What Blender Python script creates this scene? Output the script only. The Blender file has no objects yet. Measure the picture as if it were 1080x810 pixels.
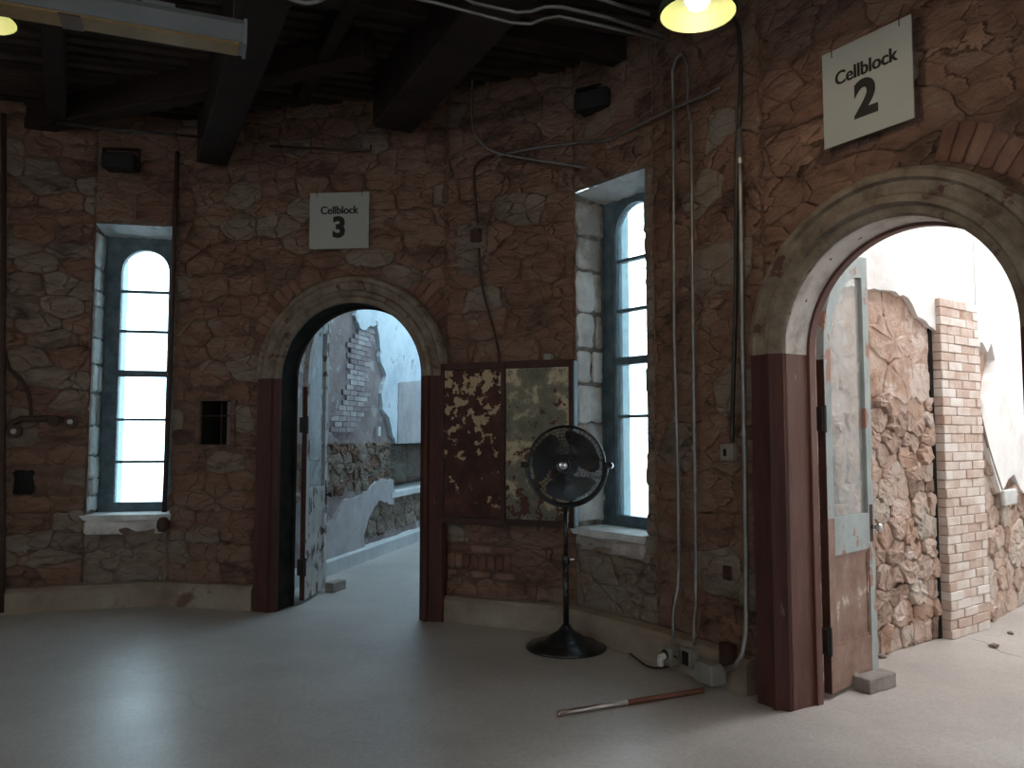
import bpy, bmesh, math, random
from mathutils import Vector, Matrix, noise
from math import sin, cos, pi, radians, hypot, atan2
S = bpy.context.scene
COL = S.collection

# ------------------------------------------------------------------ camera
F, EYE, PITCH = 830.0, 1.5, math.atan(55 / 830.0)
cam = bpy.data.cameras.new('camera'); co = bpy.data.objects.new('camera', cam); COL.objects.link(co)
cam.sensor_width = 36; cam.lens = 36 * F / 1080; cam.clip_start = .05; cam.clip_end = 300
co.location = (0, 0, EYE); co.rotation_euler = (pi / 2 + PITCH, 0, 0)
S.camera = co
# ------------------------------------------------------------------ sky
W = bpy.data.worlds.new('sky'); S.world = W; W.use_nodes = True
bgn = W.node_tree.nodes['Background']
bgn.inputs[0].default_value = (.66, .86, 1, 1); bgn.inputs[1].default_value = 6.5
S.view_settings.view_transform = 'Standard'; S.view_settings.look = 'None'
S.view_settings.exposure = 0.4; S.view_settings.gamma = 1
S.view_settings.use_curve_mapping = False
S.cycles.max_bounces = 8; S.cycles.diffuse_bounces = 4; S.cycles.transparent_max_bounces = 12
S.cycles.sample_clamp_indirect = 6
S.cycles.use_denoising = True


def P_off(P, a, u, y):
    A = radians(a)
    return (P[0] + u * cos(A) + y * sin(A), P[1] - u * sin(A) + y * cos(A))


DB = (-.732, 6.512); AB = 13.0          # doorway to cellblock 3: casing plane
DD = (1.386, 4.549); AD = 58.0          # doorway to cellblock 2


def area(name, loc, rot, sx, sy, e, col, spread=pi):
    l = bpy.data.lights.new(name, 'AREA'); l.shape = 'RECTANGLE'; l.size = sx; l.size_y = sy
    l.energy = e; l.color = col; l.spread = spread
    o = bpy.data.objects.new(name, l); COL.objects.link(o); o.location = loc; o.rotation_euler = rot
    return o


def local(P, a, u, y, z):
    q = P_off(P, a, u, y); return (q[0], q[1], z)


area('corridor_fill_lamp', local(DD, AD, .75, 4.6, 4.7), (0, 0, radians(-AD)), 1.0, 6.5, 120, (1, .93, .88))  # added area lamp, strengthens the daylight in the cellblock 2 corridor
area('corridor_fill_lamp', local(DB, AB, -.7, 5.2, 4.7), (0, 0, radians(-AB)), 1.0, 7.0, 40, (.58, .85, 1))  # added bluish area lamp, strengthens the daylight in the cellblock 3 corridor

# ------------------------------------------------------------------ pixel to place (the photo's rays onto real planes)
def ray(px, py):
    x = (px - 540) / F; y = (405 - py) / F
    return Vector((x, cos(PITCH) - y * sin(PITCH), sin(PITCH) + y * cos(PITCH)))
def atY(px, py, Y):
    r = ray(px, py); return Vector((0, 0, EYE)) + r * (Y / r.y)
def atZ(px, py, z):
    r = ray(px, py); return Vector((0, 0, EYE)) + r * ((z - EYE) / r.z)


# ------------------------------------------------------------------ helpers
def tag(o, label=None, cat=None, group=None, kind=None):
    if label: o['label'] = label
    if cat: o['category'] = cat
    if group: o['group'] = group
    if kind: o['kind'] = kind
    return o
def empty(name, loc=(0, 0, 0), rz=0, parent=None):
    o = bpy.data.objects.new(name, None); COL.objects.link(o); o.location = loc; o.rotation_euler = (0, 0, rz)
    o.empty_display_size = .1
    if parent: o.parent = parent
    return o
def obj(name, vf, m, parent=None, smooth=False, loc=None, rz=None):
    v, f = vf
    me = bpy.data.meshes.new(name); me.from_pydata([tuple(q) for q in v], [], f); me.validate(); me.update()
    bm = bmesh.new(); bm.from_mesh(me); bmesh.ops.recalc_face_normals(bm, faces=bm.faces); bm.to_mesh(me); bm.free()
    if m: me.materials.append(m)
    if smooth: me.shade_smooth()
    o = bpy.data.objects.new(name, me); COL.objects.link(o)
    if parent: o.parent = parent
    if loc is not None: o.location = loc
    if rz is not None: o.rotation_euler = (0, 0, rz)
    return o
def join(*parts):
    V, Fc = [], []
    for v, f in parts:
        n = len(V); V += [tuple(q) for q in v]; Fc += [tuple(i + n for i in t) for t in f]
    return V, Fc
def xf(vf, M):
    return [tuple(M @ Vector(q)) for q in vf[0]], vf[1]
def box(x0, x1, y0, y1, z0, z1, b=0):
    if b <= 0:
        v = [(x, y, z) for x in (x0, x1) for y in (y0, y1) for z in (z0, z1)]
        return v, [(0, 1, 3, 2), (4, 6, 7, 5), (0, 4, 5, 1), (2, 3, 7, 6), (0, 2, 6, 4), (1, 5, 7, 3)]
    bm = bmesh.new(); bmesh.ops.create_cube(bm, size=1)
    for q in bm.verts: q.co = Vector(((x0 + x1) / 2 + q.co.x * (x1 - x0), (y0 + y1) / 2 + q.co.y * (y1 - y0), (z0 + z1) / 2 + q.co.z * (z1 - z0)))
    bmesh.ops.bevel(bm, geom=bm.edges[:], offset=b, segments=1, affect='EDGES')
    r = ([tuple(q.co) for q in bm.verts], [tuple(l.index for l in f.verts) for f in bm.faces]); bm.free(); return r
def smooth_path(pts, n=6):
    pts = [Vector(p) for p in pts]
    if len(pts) < 3: return pts
    out = []
    for i in range(len(pts) - 1):
        p0 = pts[max(i - 1, 0)]; p1 = pts[i]; p2 = pts[i + 1]; p3 = pts[min(i + 2, len(pts) - 1)]
        for k in range(n):
            t = k / n
            out.append(.5 * ((2 * p1) + (-p0 + p2) * t + (2 * p0 - 5 * p1 + 4 * p2 - p3) * t * t + (-p0 + 3 * p1 - 3 * p2 + p3) * t ** 3))
    out.append(pts[-1]); return out
def tube(pts, r, n=10, closed=False, cap=True):
    pts = [Vector(p) for p in pts]; N = len(pts); V = []; Fc = []
    up = Vector((0, 0, 1)); prev = None
    for i, p in enumerate(pts):
        if closed: t = (pts[(i + 1) % N] - pts[i - 1]).normalized()
        else: t = (pts[min(i + 1, N - 1)] - pts[max(i - 1, 0)]).normalized()
        if prev is None:
            a = t.cross(up if abs(t.z) < .9 else Vector((1, 0, 0))).normalized()
        else:
            a = (prev - t * prev.dot(t)).normalized()
        prev = a; b = t.cross(a)
        rr = r[i] if isinstance(r, (list, tuple)) else r
        V += [tuple(p + a * cos(2 * pi * k / n) * rr + b * sin(2 * pi * k / n) * rr) for k in range(n)]
    for i in range(N if closed else N - 1):
        j = (i + 1) % N
        for k in range(n): Fc.append((i * n + k, i * n + (k + 1) % n, j * n + (k + 1) % n, j * n + k))
    if cap and not closed: Fc += [tuple(range(n))[::-1], tuple(range((N - 1) * n, N * n))]
    return V, Fc
def lathe(prof, n=32, cap0=True, cap1=True):
    V = []; Fc = []
    for (r, z) in prof: V += [(r * cos(2 * pi * k / n), r * sin(2 * pi * k / n), z) for k in range(n)]
    for i in range(len(prof) - 1):
        for k in range(n): Fc.append((i * n + k, i * n + (k + 1) % n, (i + 1) * n + (k + 1) % n, (i + 1) * n + k))
    if cap0: Fc.append(tuple(range(n))[::-1])
    if cap1: Fc.append(tuple(range((len(prof) - 1) * n, len(prof) * n)))
    return V, Fc
def cyl(p0, p1, r, n=14): return tube([p0, p1], r, n)
def extrude_poly(poly, y0, y1):
    """polygon in x,z extruded in y"""
    n = len(poly)
    V = [(p[0], y0, p[1]) for p in poly] + [(p[0], y1, p[1]) for p in poly]
    return V, [tuple(range(n)), tuple(range(n, 2 * n))[::-1]] + [(i, (i + 1) % n, n + (i + 1) % n, n + i) for i in range(n)]
def extrude_ring(outer, inner, y0, y1):
    """frame between two outlines with the same count, extruded in y (closed loops)"""
    n = len(outer)
    V = [(p[0], y0, p[1]) for p in outer] + [(p[0], y0, p[1]) for p in inner] + [(p[0], y1, p[1]) for p in outer] + [(p[0], y1, p[1]) for p in inner]
    Fc = []
    for i in range(n):
        j = (i + 1) % n
        Fc += [(i, j, n + j, n + i), (2 * n + i, 3 * n + i, 3 * n + j, 2 * n + j), (i, 2 * n + i, 2 * n + j, j), (n + i, n + j, 3 * n + j, 3 * n + i)]
    return V, Fc


# ------------------------------------------------------------------ materials
def mat(name, cols, rough=.8, metal=0, scale=3, bump=.3, bscale=30, bdist=.02, spec=.3, rnd=0.0, detail=6, stretch=(1, 1, 1), ramp=None,
        coords='obj', fine=0.0, patches=None, rr=None, zg=0):
    """cols: list of colours mixed by noise; rnd: how much each object differs; patches=(colour, threshold, scale, softness)"""
    m = bpy.data.materials.new(name); m.use_nodes = True; nt = m.node_tree; N = nt.nodes; L = nt.links
    bs = N['Principled BSDF']; bs.inputs['Metallic'].default_value = metal; bs.inputs['Roughness'].default_value = rough
    bs.inputs['Specular IOR Level'].default_value = spec
    if coords == 'world':
        g = N.new('ShaderNodeNewGeometry'); src = g.outputs['Position']
    else:
        g = N.new('ShaderNodeTexCoord'); src = g.outputs['Object']
    mp = N.new('ShaderNodeMapping'); L.new(src, mp.inputs[0]); mp.inputs['Scale'].default_value = stretch
    no = N.new('ShaderNodeTexNoise'); L.new(mp.outputs[0], no.inputs['Vector']); no.inputs['Scale'].default_value = scale; no.inputs['Detail'].default_value = detail
    no.inputs['Roughness'].default_value = .65
    rp = N.new('ShaderNodeValToRGB'); k = len(cols)
    pos = ramp or [(.3 + .4 * i / max(k - 1, 1)) for i in range(k)]
    rp.color_ramp.elements[0].position = pos[0]; rp.color_ramp.elements[0].color = (*cols[0], 1)
    if k > 1:
        rp.color_ramp.elements[1].position = pos[-1]; rp.color_ramp.elements[1].color = (*cols[-1], 1)
    else: rp.color_ramp.elements[1].color = (*cols[0], 1)
    for i in range(1, k - 1):
        e = rp.color_ramp.elements.new(pos[i]); e.color = (*cols[i], 1)
    fac = no.outputs['Fac']
    if rnd:
        oi = N.new('ShaderNodeObjectInfo'); ma = N.new('ShaderNodeMath'); ma.operation = 'MULTIPLY_ADD'
        L.new(oi.outputs['Random'], ma.inputs[0]); ma.inputs[1].default_value = rnd; ma.inputs[2].default_value = -rnd / 2
        ad = N.new('ShaderNodeMath'); L.new(fac, ad.inputs[0]); L.new(ma.outputs[0], ad.inputs[1]); fac = ad.outputs[0]
    L.new(fac, rp.inputs[0]); colr = rp.outputs[0]
    if patches:
        pc, th, ps, soft = patches
        n2 = N.new('ShaderNodeTexNoise'); L.new(mp.outputs[0], n2.inputs['Vector']); n2.inputs['Scale'].default_value = ps; n2.inputs['Detail'].default_value = 8
        n2.inputs['Roughness'].default_value = .6
        mr = N.new('ShaderNodeMapRange'); mr.inputs[1].default_value = th; mr.inputs[2].default_value = th + soft; L.new(n2.outputs['Fac'], mr.inputs[0])
        if zg:      # paint has survived better towards the top
            sx = N.new('ShaderNodeSeparateXYZ'); L.new(src, sx.inputs[0]); m0 = N.new('ShaderNodeMath'); m0.operation = 'MULTIPLY_ADD'; m0.inputs[1].default_value = zg; m0.inputs[2].default_value = -zg * 1.43
            L.new(sx.outputs[2], m0.inputs[0]); a0 = N.new('ShaderNodeMath'); L.new(m0.outputs[0], a0.inputs[0]); L.new(n2.outputs['Fac'], a0.inputs[1]); L.new(a0.outputs[0], mr.inputs[0])
        mx = N.new('ShaderNodeMix'); mx.data_type = 'RGBA'; L.new(mr.outputs[0], mx.inputs[0]); L.new(colr, mx.inputs[6]); mx.inputs[7].default_value = (*pc, 1)
        colr = mx.outputs[2]
        if rr is not None:
            m2 = N.new('ShaderNodeMapRange'); L.new(mr.outputs[0], m2.inputs[0]); m2.inputs[3].default_value = rough; m2.inputs[4].default_value = rr
            L.new(m2.outputs[0], bs.inputs['Roughness'])
    L.new(colr, bs.inputs['Base Color'])
    if bump:
        nb = N.new('ShaderNodeTexNoise'); L.new(mp.outputs[0], nb.inputs['Vector']); nb.inputs['Scale'].default_value = bscale; nb.inputs['Detail'].default_value = 8
        nb.inputs['Roughness'].default_value = .7
        bp = N.new('ShaderNodeBump'); bp.inputs['Strength'].default_value = bump; bp.inputs['Distance'].default_value = bdist
        L.new(nb.outputs['Fac'], bp.inputs['Height'])
        if fine:
            vo = N.new('ShaderNodeTexVoronoi'); vo.feature = 'DISTANCE_TO_EDGE'; vo.inputs['Scale'].default_value = fine
            wn = N.new('ShaderNodeMix'); wn.data_type = 'VECTOR'; wn.inputs[0].default_value = .12
            L.new(mp.outputs[0], wn.inputs[4]); L.new(nb.outputs['Color'], wn.inputs[5]); L.new(wn.outputs[1], vo.inputs['Vector'])
            r2 = N.new('ShaderNodeMapRange'); r2.inputs[2].default_value = .06; L.new(vo.outputs[0], r2.inputs[0])
            b2 = N.new('ShaderNodeBump'); b2.inputs['Strength'].default_value = .5; b2.inputs['Distance'].default_value = bdist
            L.new(r2.outputs[0], b2.inputs['Height']); L.new(bp.outputs[0], b2.inputs['Normal']); bp = b2
        L.new(bp.outputs[0], bs.inputs['Normal'])
    return m


M = {}
M['stone'] = mat('rubble_stone', [(.11, .066, .048), (.225, .132, .095), (.31, .19, .135), (.30, .225, .175)], .88, scale=2.6, bump=1, bscale=6, bdist=.07, rnd=.2, coords='world', fine=5, stretch=(1, 1, 2.1), patches=((.27, .152, .108), .50, 3.2, .10))
M['stone_grey'] = mat('grey_stone', [(.14, .105, .082), (.24, .185, .145), (.32, .26, .205), (.29, .255, .215)], .88, scale=2.6, bump=1, bscale=6, bdist=.06, rnd=.2, coords='world', fine=4.5, stretch=(1, 1, 2.1), patches=((.29, .215, .165), .50, 3.2, .10))
M['mortar'] = mat('old_mortar', [(.10, .062, .046), (.20, .125, .095), (.28, .18, .135)], .92, scale=3, bump=1, bscale=8, bdist=.07, coords='world', fine=7, stretch=(1, 1, 2.1), patches=((.27, .152, .108), .50, 3.2, .10))
M['mortar_grey'] = mat('grey_mortar', [(.13, .10, .08), (.24, .19, .15), (.32, .27, .22)], .92, scale=3, bump=1, bscale=11, bdist=.03, coords='world', fine=7, stretch=(1, 1, 2.1), patches=((.29, .215, .165), .50, 3.2, .10))
M['jamb'] = mat('pale_lit_stone', [(.34, .30, .27), (.56, .53, .50), (.72, .70, .67)], .85, scale=6, bump=.7, bscale=14, bdist=.02, rnd=.4, coords='world')  # window light falling on the reveal stones is put into this pale colour
M['jamb_mortar'] = mat('reveal_mortar', [(.10, .085, .075), (.22, .19, .165), (.38, .35, .32)], .9, scale=9, bump=.8, bscale=20, bdist=.02, coords='world')  # mortar lining behind the window reveal stones
M['stone_pink'] = mat('pink_rubble_stone', [(.27, .19, .15), (.46, .33, .265), (.60, .46, .38), (.56, .49, .43)], .9, scale=4, bump=.8, bscale=10, bdist=.03, rnd=.42, coords='world', fine=7)
M['mortar_pink'] = mat('pink_mortar', [(.34, .20, .14), (.52, .36, .28), (.66, .52, .44)], .92, scale=3.5, bump=.9, bscale=12, bdist=.03, coords='world', patches=((.70, .58, .52), .55, 3, .06))
M['brick_pale'] = mat('whitewashed_brick', [(.58, .44, .37), (.70, .60, .54), (.80, .75, .71)], .9, scale=6, bump=.5, bscale=25, bdist=.01, rnd=.4, coords='world')
M['brick_grey'] = mat('limewashed_brick', [(.24, .19, .19), (.36, .31, .31), (.50, .46, .46)], .9, scale=4, bump=.5, bscale=25, bdist=.01, rnd=.35, coords='world')
M['render_grey'] = mat('grey_render', [(.20, .16, .155), (.30, .245, .235), (.38, .32, .31)], .92, scale=3, bump=.7, bscale=14, bdist=.02, coords='world', patches=((.46, .42, .42), .58, 5, .08))
M['brick_red'] = mat('red_brick', [(.13, .065, .048), (.20, .105, .078), (.26, .155, .115)], .9, scale=4, bump=.6, bscale=20, bdist=.015, rnd=.35, coords='world')
M['plaster'] = mat('white_plaster', [(.70, .68, .66), (.86, .85, .84), (.90, .90, .89)], .75, scale=2.2, bump=.25, bscale=9, bdist=.02, coords='world')
M['plaster_blue'] = mat('pale_blue_plaster', [(.48, .56, .62), (.66, .74, .79), (.74, .82, .86)], .7, scale=3, bump=.35, bscale=9, bdist=.02, coords='world', patches=((.38, .40, .42), .63, 6, .02))
M['plaster_old'] = mat('lilac_grey_plaster', [(.36, .33, .33), (.46, .43, .43), (.54, .51, .51)], .8, scale=3, bump=.4, bscale=10, bdist=.02, coords='world')
M['arch'] = mat('weathered_moulding', [(.10, .075, .055), (.17, .135, .10), (.23, .19, .145), (.29, .255, .20)], .8, scale=7, bump=.6, bscale=22, bdist=.012, coords='world', patches=((.10, .05, .04), .6, 9, .05))
M['redwood'] = mat('oxblood_painted_wood', [(.038, .013, .010), (.065, .021, .016), (.09, .032, .024)], .58, scale=3, bump=.25, bscale=24, bdist=.006, spec=.3, stretch=(4, 4, .5), coords='world', patches=((.14, .08, .06), .70, 9, .03))
M['redwood_light'] = mat('worn_red_painted_wood', [(.085, .030, .023), (.13, .048, .037), (.17, .075, .058)], .45, scale=3, bump=.25, bscale=24, bdist=.006, spec=.5, stretch=(3, 3, .6), coords='world', patches=((.30, .23, .20), .68, 8, .03))
M['soffit'] = mat('chipped_white_soffit', [(.42, .36, .32), (.66, .62, .57), (.74, .71, .67)], .75, scale=7, bump=.5, bscale=18, bdist=.01, coords='world', patches=((.16, .08, .06), .64, 7, .02))
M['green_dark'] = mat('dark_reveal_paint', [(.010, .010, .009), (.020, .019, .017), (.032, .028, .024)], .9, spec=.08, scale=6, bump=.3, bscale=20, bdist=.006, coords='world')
M['leafpaint'] = mat('peeling_blue_grey_paint', [(.29, .33, .33), (.37, .43, .43), (.44, .50, .49)], .6, scale=6, bump=.4, bscale=26, bdist=.006, coords='obj', patches=((.36, .20, .15), .55, 6.5, .025), stretch=(1, 1, .7))
M['leafbrown'] = mat('worn_brown_paint', [(.19, .11, .085), (.29, .18, .14), (.40, .29, .235)], .6, scale=5, bump=.4, bscale=26, bdist=.006, patches=((.56, .48, .42), .60, 5, .04))
M['leafedge'] = mat('dark_door_edge', [(.05, .02, .016), (.09, .04, .03)], .6, scale=6, bump=.2)
M['leafgrey'] = mat('peeling_pale_paint', [(.30, .28, .27), (.42, .40, .38), (.52, .50, .48)], .6, scale=7, bump=.4, bscale=26, bdist=.006, patches=((.10, .06, .05), .56, 9, .02), stretch=(1, 1, .7))
M['winframe'] = mat('blue_grey_window_paint', [(.055, .085, .10), (.095, .14, .165), (.15, .21, .24)], .55, scale=8, bump=.3, bscale=30, bdist=.005, coords='world')
M['stucco'] = mat('pale_outer_stucco', [(.50, .74, .82), (.60, .82, .88), (.68, .86, .92)], .9, scale=4, bump=.3, coords='world')
M['sill'] = mat('chalky_sill', [(.42, .42, .40), (.62, .63, .62), (.72, .74, .74)], .7, scale=5, bump=.4, bscale=16, bdist=.01, coords='world')
M['plinth'] = mat('stained_concrete_curb', [(.20, .15, .115), (.29, .235, .18), (.36, .32, .25)], .85, scale=2.5, bump=.5, bscale=16, bdist=.012, coords='world', patches=((.16, .10, .07), .6, 3, .08))
M['plinth_pale'] = mat('pale_concrete_curb', [(.45, .46, .46), (.60, .62, .62)], .8, scale=3, bump=.3, bscale=14, bdist=.01, coords='world')
M['rust'] = mat('rusty_sheet_steel', [(.030, .012, .010), (.060, .022, .016), (.11, .045, .026)], .6, metal=.2, scale=6, bump=.4, bscale=28, bdist=.004, patches=((.42, .32, .20), .565, 14, .025), zg=.13)
M['cream'] = mat('flaking_cream_paint', [(.12, .115, .08), (.20, .19, .14), (.50, .42, .28)], .55, scale=5, bump=.4, bscale=26, bdist=.004, patches=((.09, .03, .02), .57, 13, .015), zg=-.10, ramp=[.35, .52, .58])
M['rustframe'] = mat('dark_rusted_frame', [(.035, .018, .015), (.075, .035, .026)], .55, metal=.3, scale=8, bump=.3, bscale=30, bdist=.004)
M['blue_lit_side'] = mat('blue_lit_sheet', [(.34, .42, .46), (.48, .58, .62)], .5, scale=6, bump=.1)  # pale blue light on the cabinet's right side is put into this colour
M['sign'] = mat('sign_white', [(.34, .36, .33), (.37, .39, .36)], .5, scale=2, bump=0)
M['ink'] = mat('sign_lettering', [(.012, .012, .012)], .5, bump=0)
M['galv'] = mat('galvanised_conduit', [(.20, .19, .18), (.32, .31, .29)], .42, metal=.7, scale=12, bump=.1, bscale=40, bdist=.002, coords='world')
M['galv_dark'] = mat('dark_conduit', [(.022, .02, .018), (.06, .055, .048)], .4, metal=.4, scale=8, bump=.1, coords='world')
M['iron'] = mat('rusted_iron_pipe', [(.05, .03, .024), (.09, .055, .042)], .7, metal=.3, scale=14, bump=.4, bscale=60, bdist=.003, coords='world')
M['boxgrey'] = mat('grey_junction_box', [(.20, .19, .165), (.29, .275, .24)], .55, scale=9, bump=.15, bscale=40, bdist=.002)
M['black'] = mat('black_enamel', [(.010, .012, .014), (.018, .020, .024)], .25, scale=8, bump=0, spec=.6)
M['blackmatt'] = mat('black_plastic', [(.012, .012, .012), (.02, .02, .02)], .6, bump=0)
M['chrome'] = mat('chrome', [(.6, .6, .62)], .18, metal=1, bump=0)
M['steelbar'] = mat('bare_steel_tube', [(.42, .38, .35), (.55, .50, .47)], .28, metal=.9, scale=6, bump=.1, patches=((.16, .07, .05), .62, 3, .1))
M['rustbar'] = mat('rusty_steel_tube', [(.14, .06, .04), (.22, .10, .07)], .6, metal=.3, scale=10, bump=.3, bscale=50, bdist=.002)
M['void'] = mat('soot_shade_black', [(.008, .008, .008), (.016, .014, .013)], .95, bump=.2)  # near-black: painted shade of niche, gaps and openings; soot at the wall hole
M['timber'] = mat('dark_ceiling_timber', [(.010, .006, .005), (.021, .012, .009), (.034, .019, .015)], .85, scale=3, bump=.6, bscale=14, bdist=.01, stretch=(1, 1, 1), coords='obj', rnd=.25)
M['slat'] = mat('dark_ceiling_slat', [(.022, .015, .012), (.042, .029, .023), (.065, .045, .036)], .85, scale=4, bump=.4, coords='world', rnd=.3)
M['lampwhite'] = mat('lamp_enamel_inside', [(.10, .125, .055)], .5, bump=0)
M['lampgreen'] = mat('lamp_enamel_outside', [(.10, .12, .09)], .4, bump=0)
M['fixture'] = mat('grey_fixture_sheet', [(.22, .24, .25), (.28, .30, .31)], .4, scale=4, bump=0, metal=.2)
M['amber'] = mat('yellowed_diffuser', [(.20, .125, .05), (.28, .185, .085), (.34, .25, .13)], .55, scale=4, bump=.1, bscale=60, bdist=.002, spec=.2)
M['whiteplastic'] = mat('white_plug_plastic', [(.7, .7, .68)], .4, bump=0)
M['brickgrey'] = mat('grey_stop_brick', [(.20, .17, .16), (.30, .27, .25), (.36, .33, .31)], .9, scale=9, bump=.7, bscale=26, bdist=.01)
M['rubble'] = mat('crumbled_stone', [(.18, .14, .12), (.34, .28, .24)], .9, scale=12, bump=.5)
M['backwall'] = mat('rough_brown_wall', [(.14, .085, .065), (.24, .15, .115), (.32, .23, .18)], .9, scale=2, bump=.6, bscale=8, bdist=.03, coords='world')


def glass_mat(name, haze, hcol, dirt_scale=7, dirt=.0):
    m = bpy.data.materials.new(name); m.use_nodes = True; nt = m.node_tree; N = nt.nodes; L = nt.links
    for n in list(N): N.remove(n)
    out = N.new('ShaderNodeOutputMaterial'); tr = N.new('ShaderNodeBsdfTransparent'); tr.inputs[0].default_value = (.94, .97, .97, 1)
    gl = N.new('ShaderNodeBsdfGlossy'); gl.inputs['Roughness'].default_value = .06
    tl = N.new('ShaderNodeBsdfTranslucent'); tl.inputs[0].default_value = (*hcol, 1)
    df = N.new('ShaderNodeBsdfDiffuse'); df.inputs[0].default_value = (*hcol, 1)
    a = N.new('ShaderNodeMixShader'); a.inputs[0].default_value = .5; L.new(tl.outputs[0], a.inputs[1]); L.new(df.outputs[0], a.inputs[2])
    tc = N.new('ShaderNodeTexCoord'); no = N.new('ShaderNodeTexNoise'); no.inputs['Scale'].default_value = dirt_scale; no.inputs['Detail'].default_value = 8; L.new(tc.outputs['Object'], no.inputs['Vector'])
    mr = N.new('ShaderNodeMapRange'); mr.inputs[1].default_value = .35; mr.inputs[2].default_value = .7; mr.inputs[3].default_value = haze; mr.inputs[4].default_value = haze + dirt
    L.new(no.outputs['Fac'], mr.inputs[0])
    b = N.new('ShaderNodeMixShader'); L.new(mr.outputs[0], b.inputs[0]); L.new(tr.outputs[0], b.inputs[1]); L.new(a.outputs[0], b.inputs[2])
    fr = N.new('ShaderNodeFresnel'); fr.inputs[0].default_value = 1.45
    ge = N.new('ShaderNodeNewGeometry'); iv = N.new('ShaderNodeMath'); iv.operation = 'SUBTRACT'; iv.inputs[0].default_value = 1; L.new(ge.outputs['Backfacing'], iv.inputs[1])
    mu = N.new('ShaderNodeMath'); mu.operation = 'MULTIPLY'; L.new(fr.outputs[0], mu.inputs[0]); L.new(iv.outputs[0], mu.inputs[1])
    c = N.new('ShaderNodeMixShader'); L.new(mu.outputs[0], c.inputs[0]); L.new(b.outputs[0], c.inputs[1]); L.new(gl.outputs[0], c.inputs[2]); L.new(c.outputs[0], out.inputs[0])
    return m
M['pane'] = glass_mat('window_glass', .05, (.7, .8, .85), 12, .12)
M['paned'] = glass_mat('dusty_door_glass', .14, (.8, .82, .82), 6, .25)
def emis(name, col, s):
    m = bpy.data.materials.new(name); m.use_nodes = True; b = m.node_tree.nodes['Principled BSDF']
    b.inputs['Emission Color'].default_value = (*col, 1); b.inputs['Emission Strength'].default_value = s; b.inputs['Base Color'].default_value = (*col, 1); return m
M['bulb'] = emis('lit_bulb', (.88, 1, .66), 1.6)

def floor_mat():
    m = bpy.data.materials.new('worn_terrazzo_floor'); m.use_nodes = True; nt = m.node_tree; N = nt.nodes; L = nt.links; bs = N['Principled BSDF']
    g = N.new('ShaderNodeNewGeometry')
    n1 = N.new('ShaderNodeTexNoise'); n1.inputs['Scale'].default_value = .8; n1.inputs['Detail'].default_value = 9; n1.inputs['Roughness'].default_value = .65; L.new(g.outputs['Position'], n1.inputs['Vector'])
    rp = N.new('ShaderNodeValToRGB'); L.new(n1.outputs['Fac'], rp.inputs[0])
    rp.color_ramp.elements[0].position = .3; rp.color_ramp.elements[0].color = (.37, .342, .32, 1)
    rp.color_ramp.elements[1].position = .7; rp.color_ramp.elements[1].color = (.55, .515, .485, 1)
    v = N.new('ShaderNodeTexVoronoi'); v.inputs['Scale'].default_value = 70; L.new(g.outputs['Position'], v.inputs['Vector'])
    sp = N.new('ShaderNodeValToRGB'); sp.color_ramp.elements[0].color = (.8, .8, .8, 1); sp.color_ramp.elements[1].color = (1.12, 1.12, 1.12, 1); L.new(v.outputs['Color'], sp.inputs[0])
    mx = N.new('ShaderNodeMix'); mx.data_type = 'RGBA'; mx.blend_type = 'MULTIPLY'; mx.inputs[0].default_value = .7; L.new(rp.outputs[0], mx.inputs[6]); L.new(sp.outputs[0], mx.inputs[7])
    # fine hairline cracks
    wn = N.new('ShaderNodeTexNoise'); wn.inputs['Scale'].default_value = 1.3; wn.inputs['Detail'].default_value = 5; L.new(g.outputs['Position'], wn.inputs['Vector'])
    mv = N.new('ShaderNodeMix'); mv.data_type = 'VECTOR'; mv.inputs[0].default_value = .35; L.new(g.outputs['Position'], mv.inputs[4]); L.new(wn.outputs['Color'], mv.inputs[5])
    vc = N.new('ShaderNodeTexVoronoi'); vc.feature = 'DISTANCE_TO_EDGE'; vc.inputs['Scale'].default_value = .45; L.new(mv.outputs[1], vc.inputs['Vector'])
    mr = N.new('ShaderNodeMapRange'); mr.inputs[1].default_value = .0; mr.inputs[2].default_value = .004; L.new(vc.outputs[0], mr.inputs[0])
    m3 = N.new('ShaderNodeMix'); m3.data_type = 'RGBA'; L.new(mr.outputs[0], m3.inputs[0]); m3.inputs[6].default_value = (.41, .38, .36, 1); L.new(mx.outputs[2], m3.inputs[7])
    L.new(m3.outputs[2], bs.inputs['Base Color'])
    n2 = N.new('ShaderNodeTexNoise'); n2.inputs['Scale'].default_value = 2.2; n2.inputs['Detail'].default_value = 6; L.new(g.outputs['Position'], n2.inputs['Vector'])
    r2 = N.new('ShaderNodeMapRange'); r2.inputs[3].default_value = .32; r2.inputs[4].default_value = .46; L.new(n2.outputs['Fac'], r2.inputs[0]); L.new(r2.outputs[0], bs.inputs['Roughness'])
    bs.inputs['Specular IOR Level'].default_value = .55
    n3 = N.new('ShaderNodeTexNoise'); n3.inputs['Scale'].default_value = 9; n3.inputs['Detail'].default_value = 7; L.new(g.outputs['Position'], n3.inputs['Vector'])
    b = N.new('ShaderNodeBump'); b.inputs['Strength'].default_value = .18; b.inputs['Distance'].default_value = .01; L.new(n3.outputs['Fac'], b.inputs['Height']); L.new(b.outputs[0], bs.inputs['Normal'])
    return m
M['floor'] = floor_mat()


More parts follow.
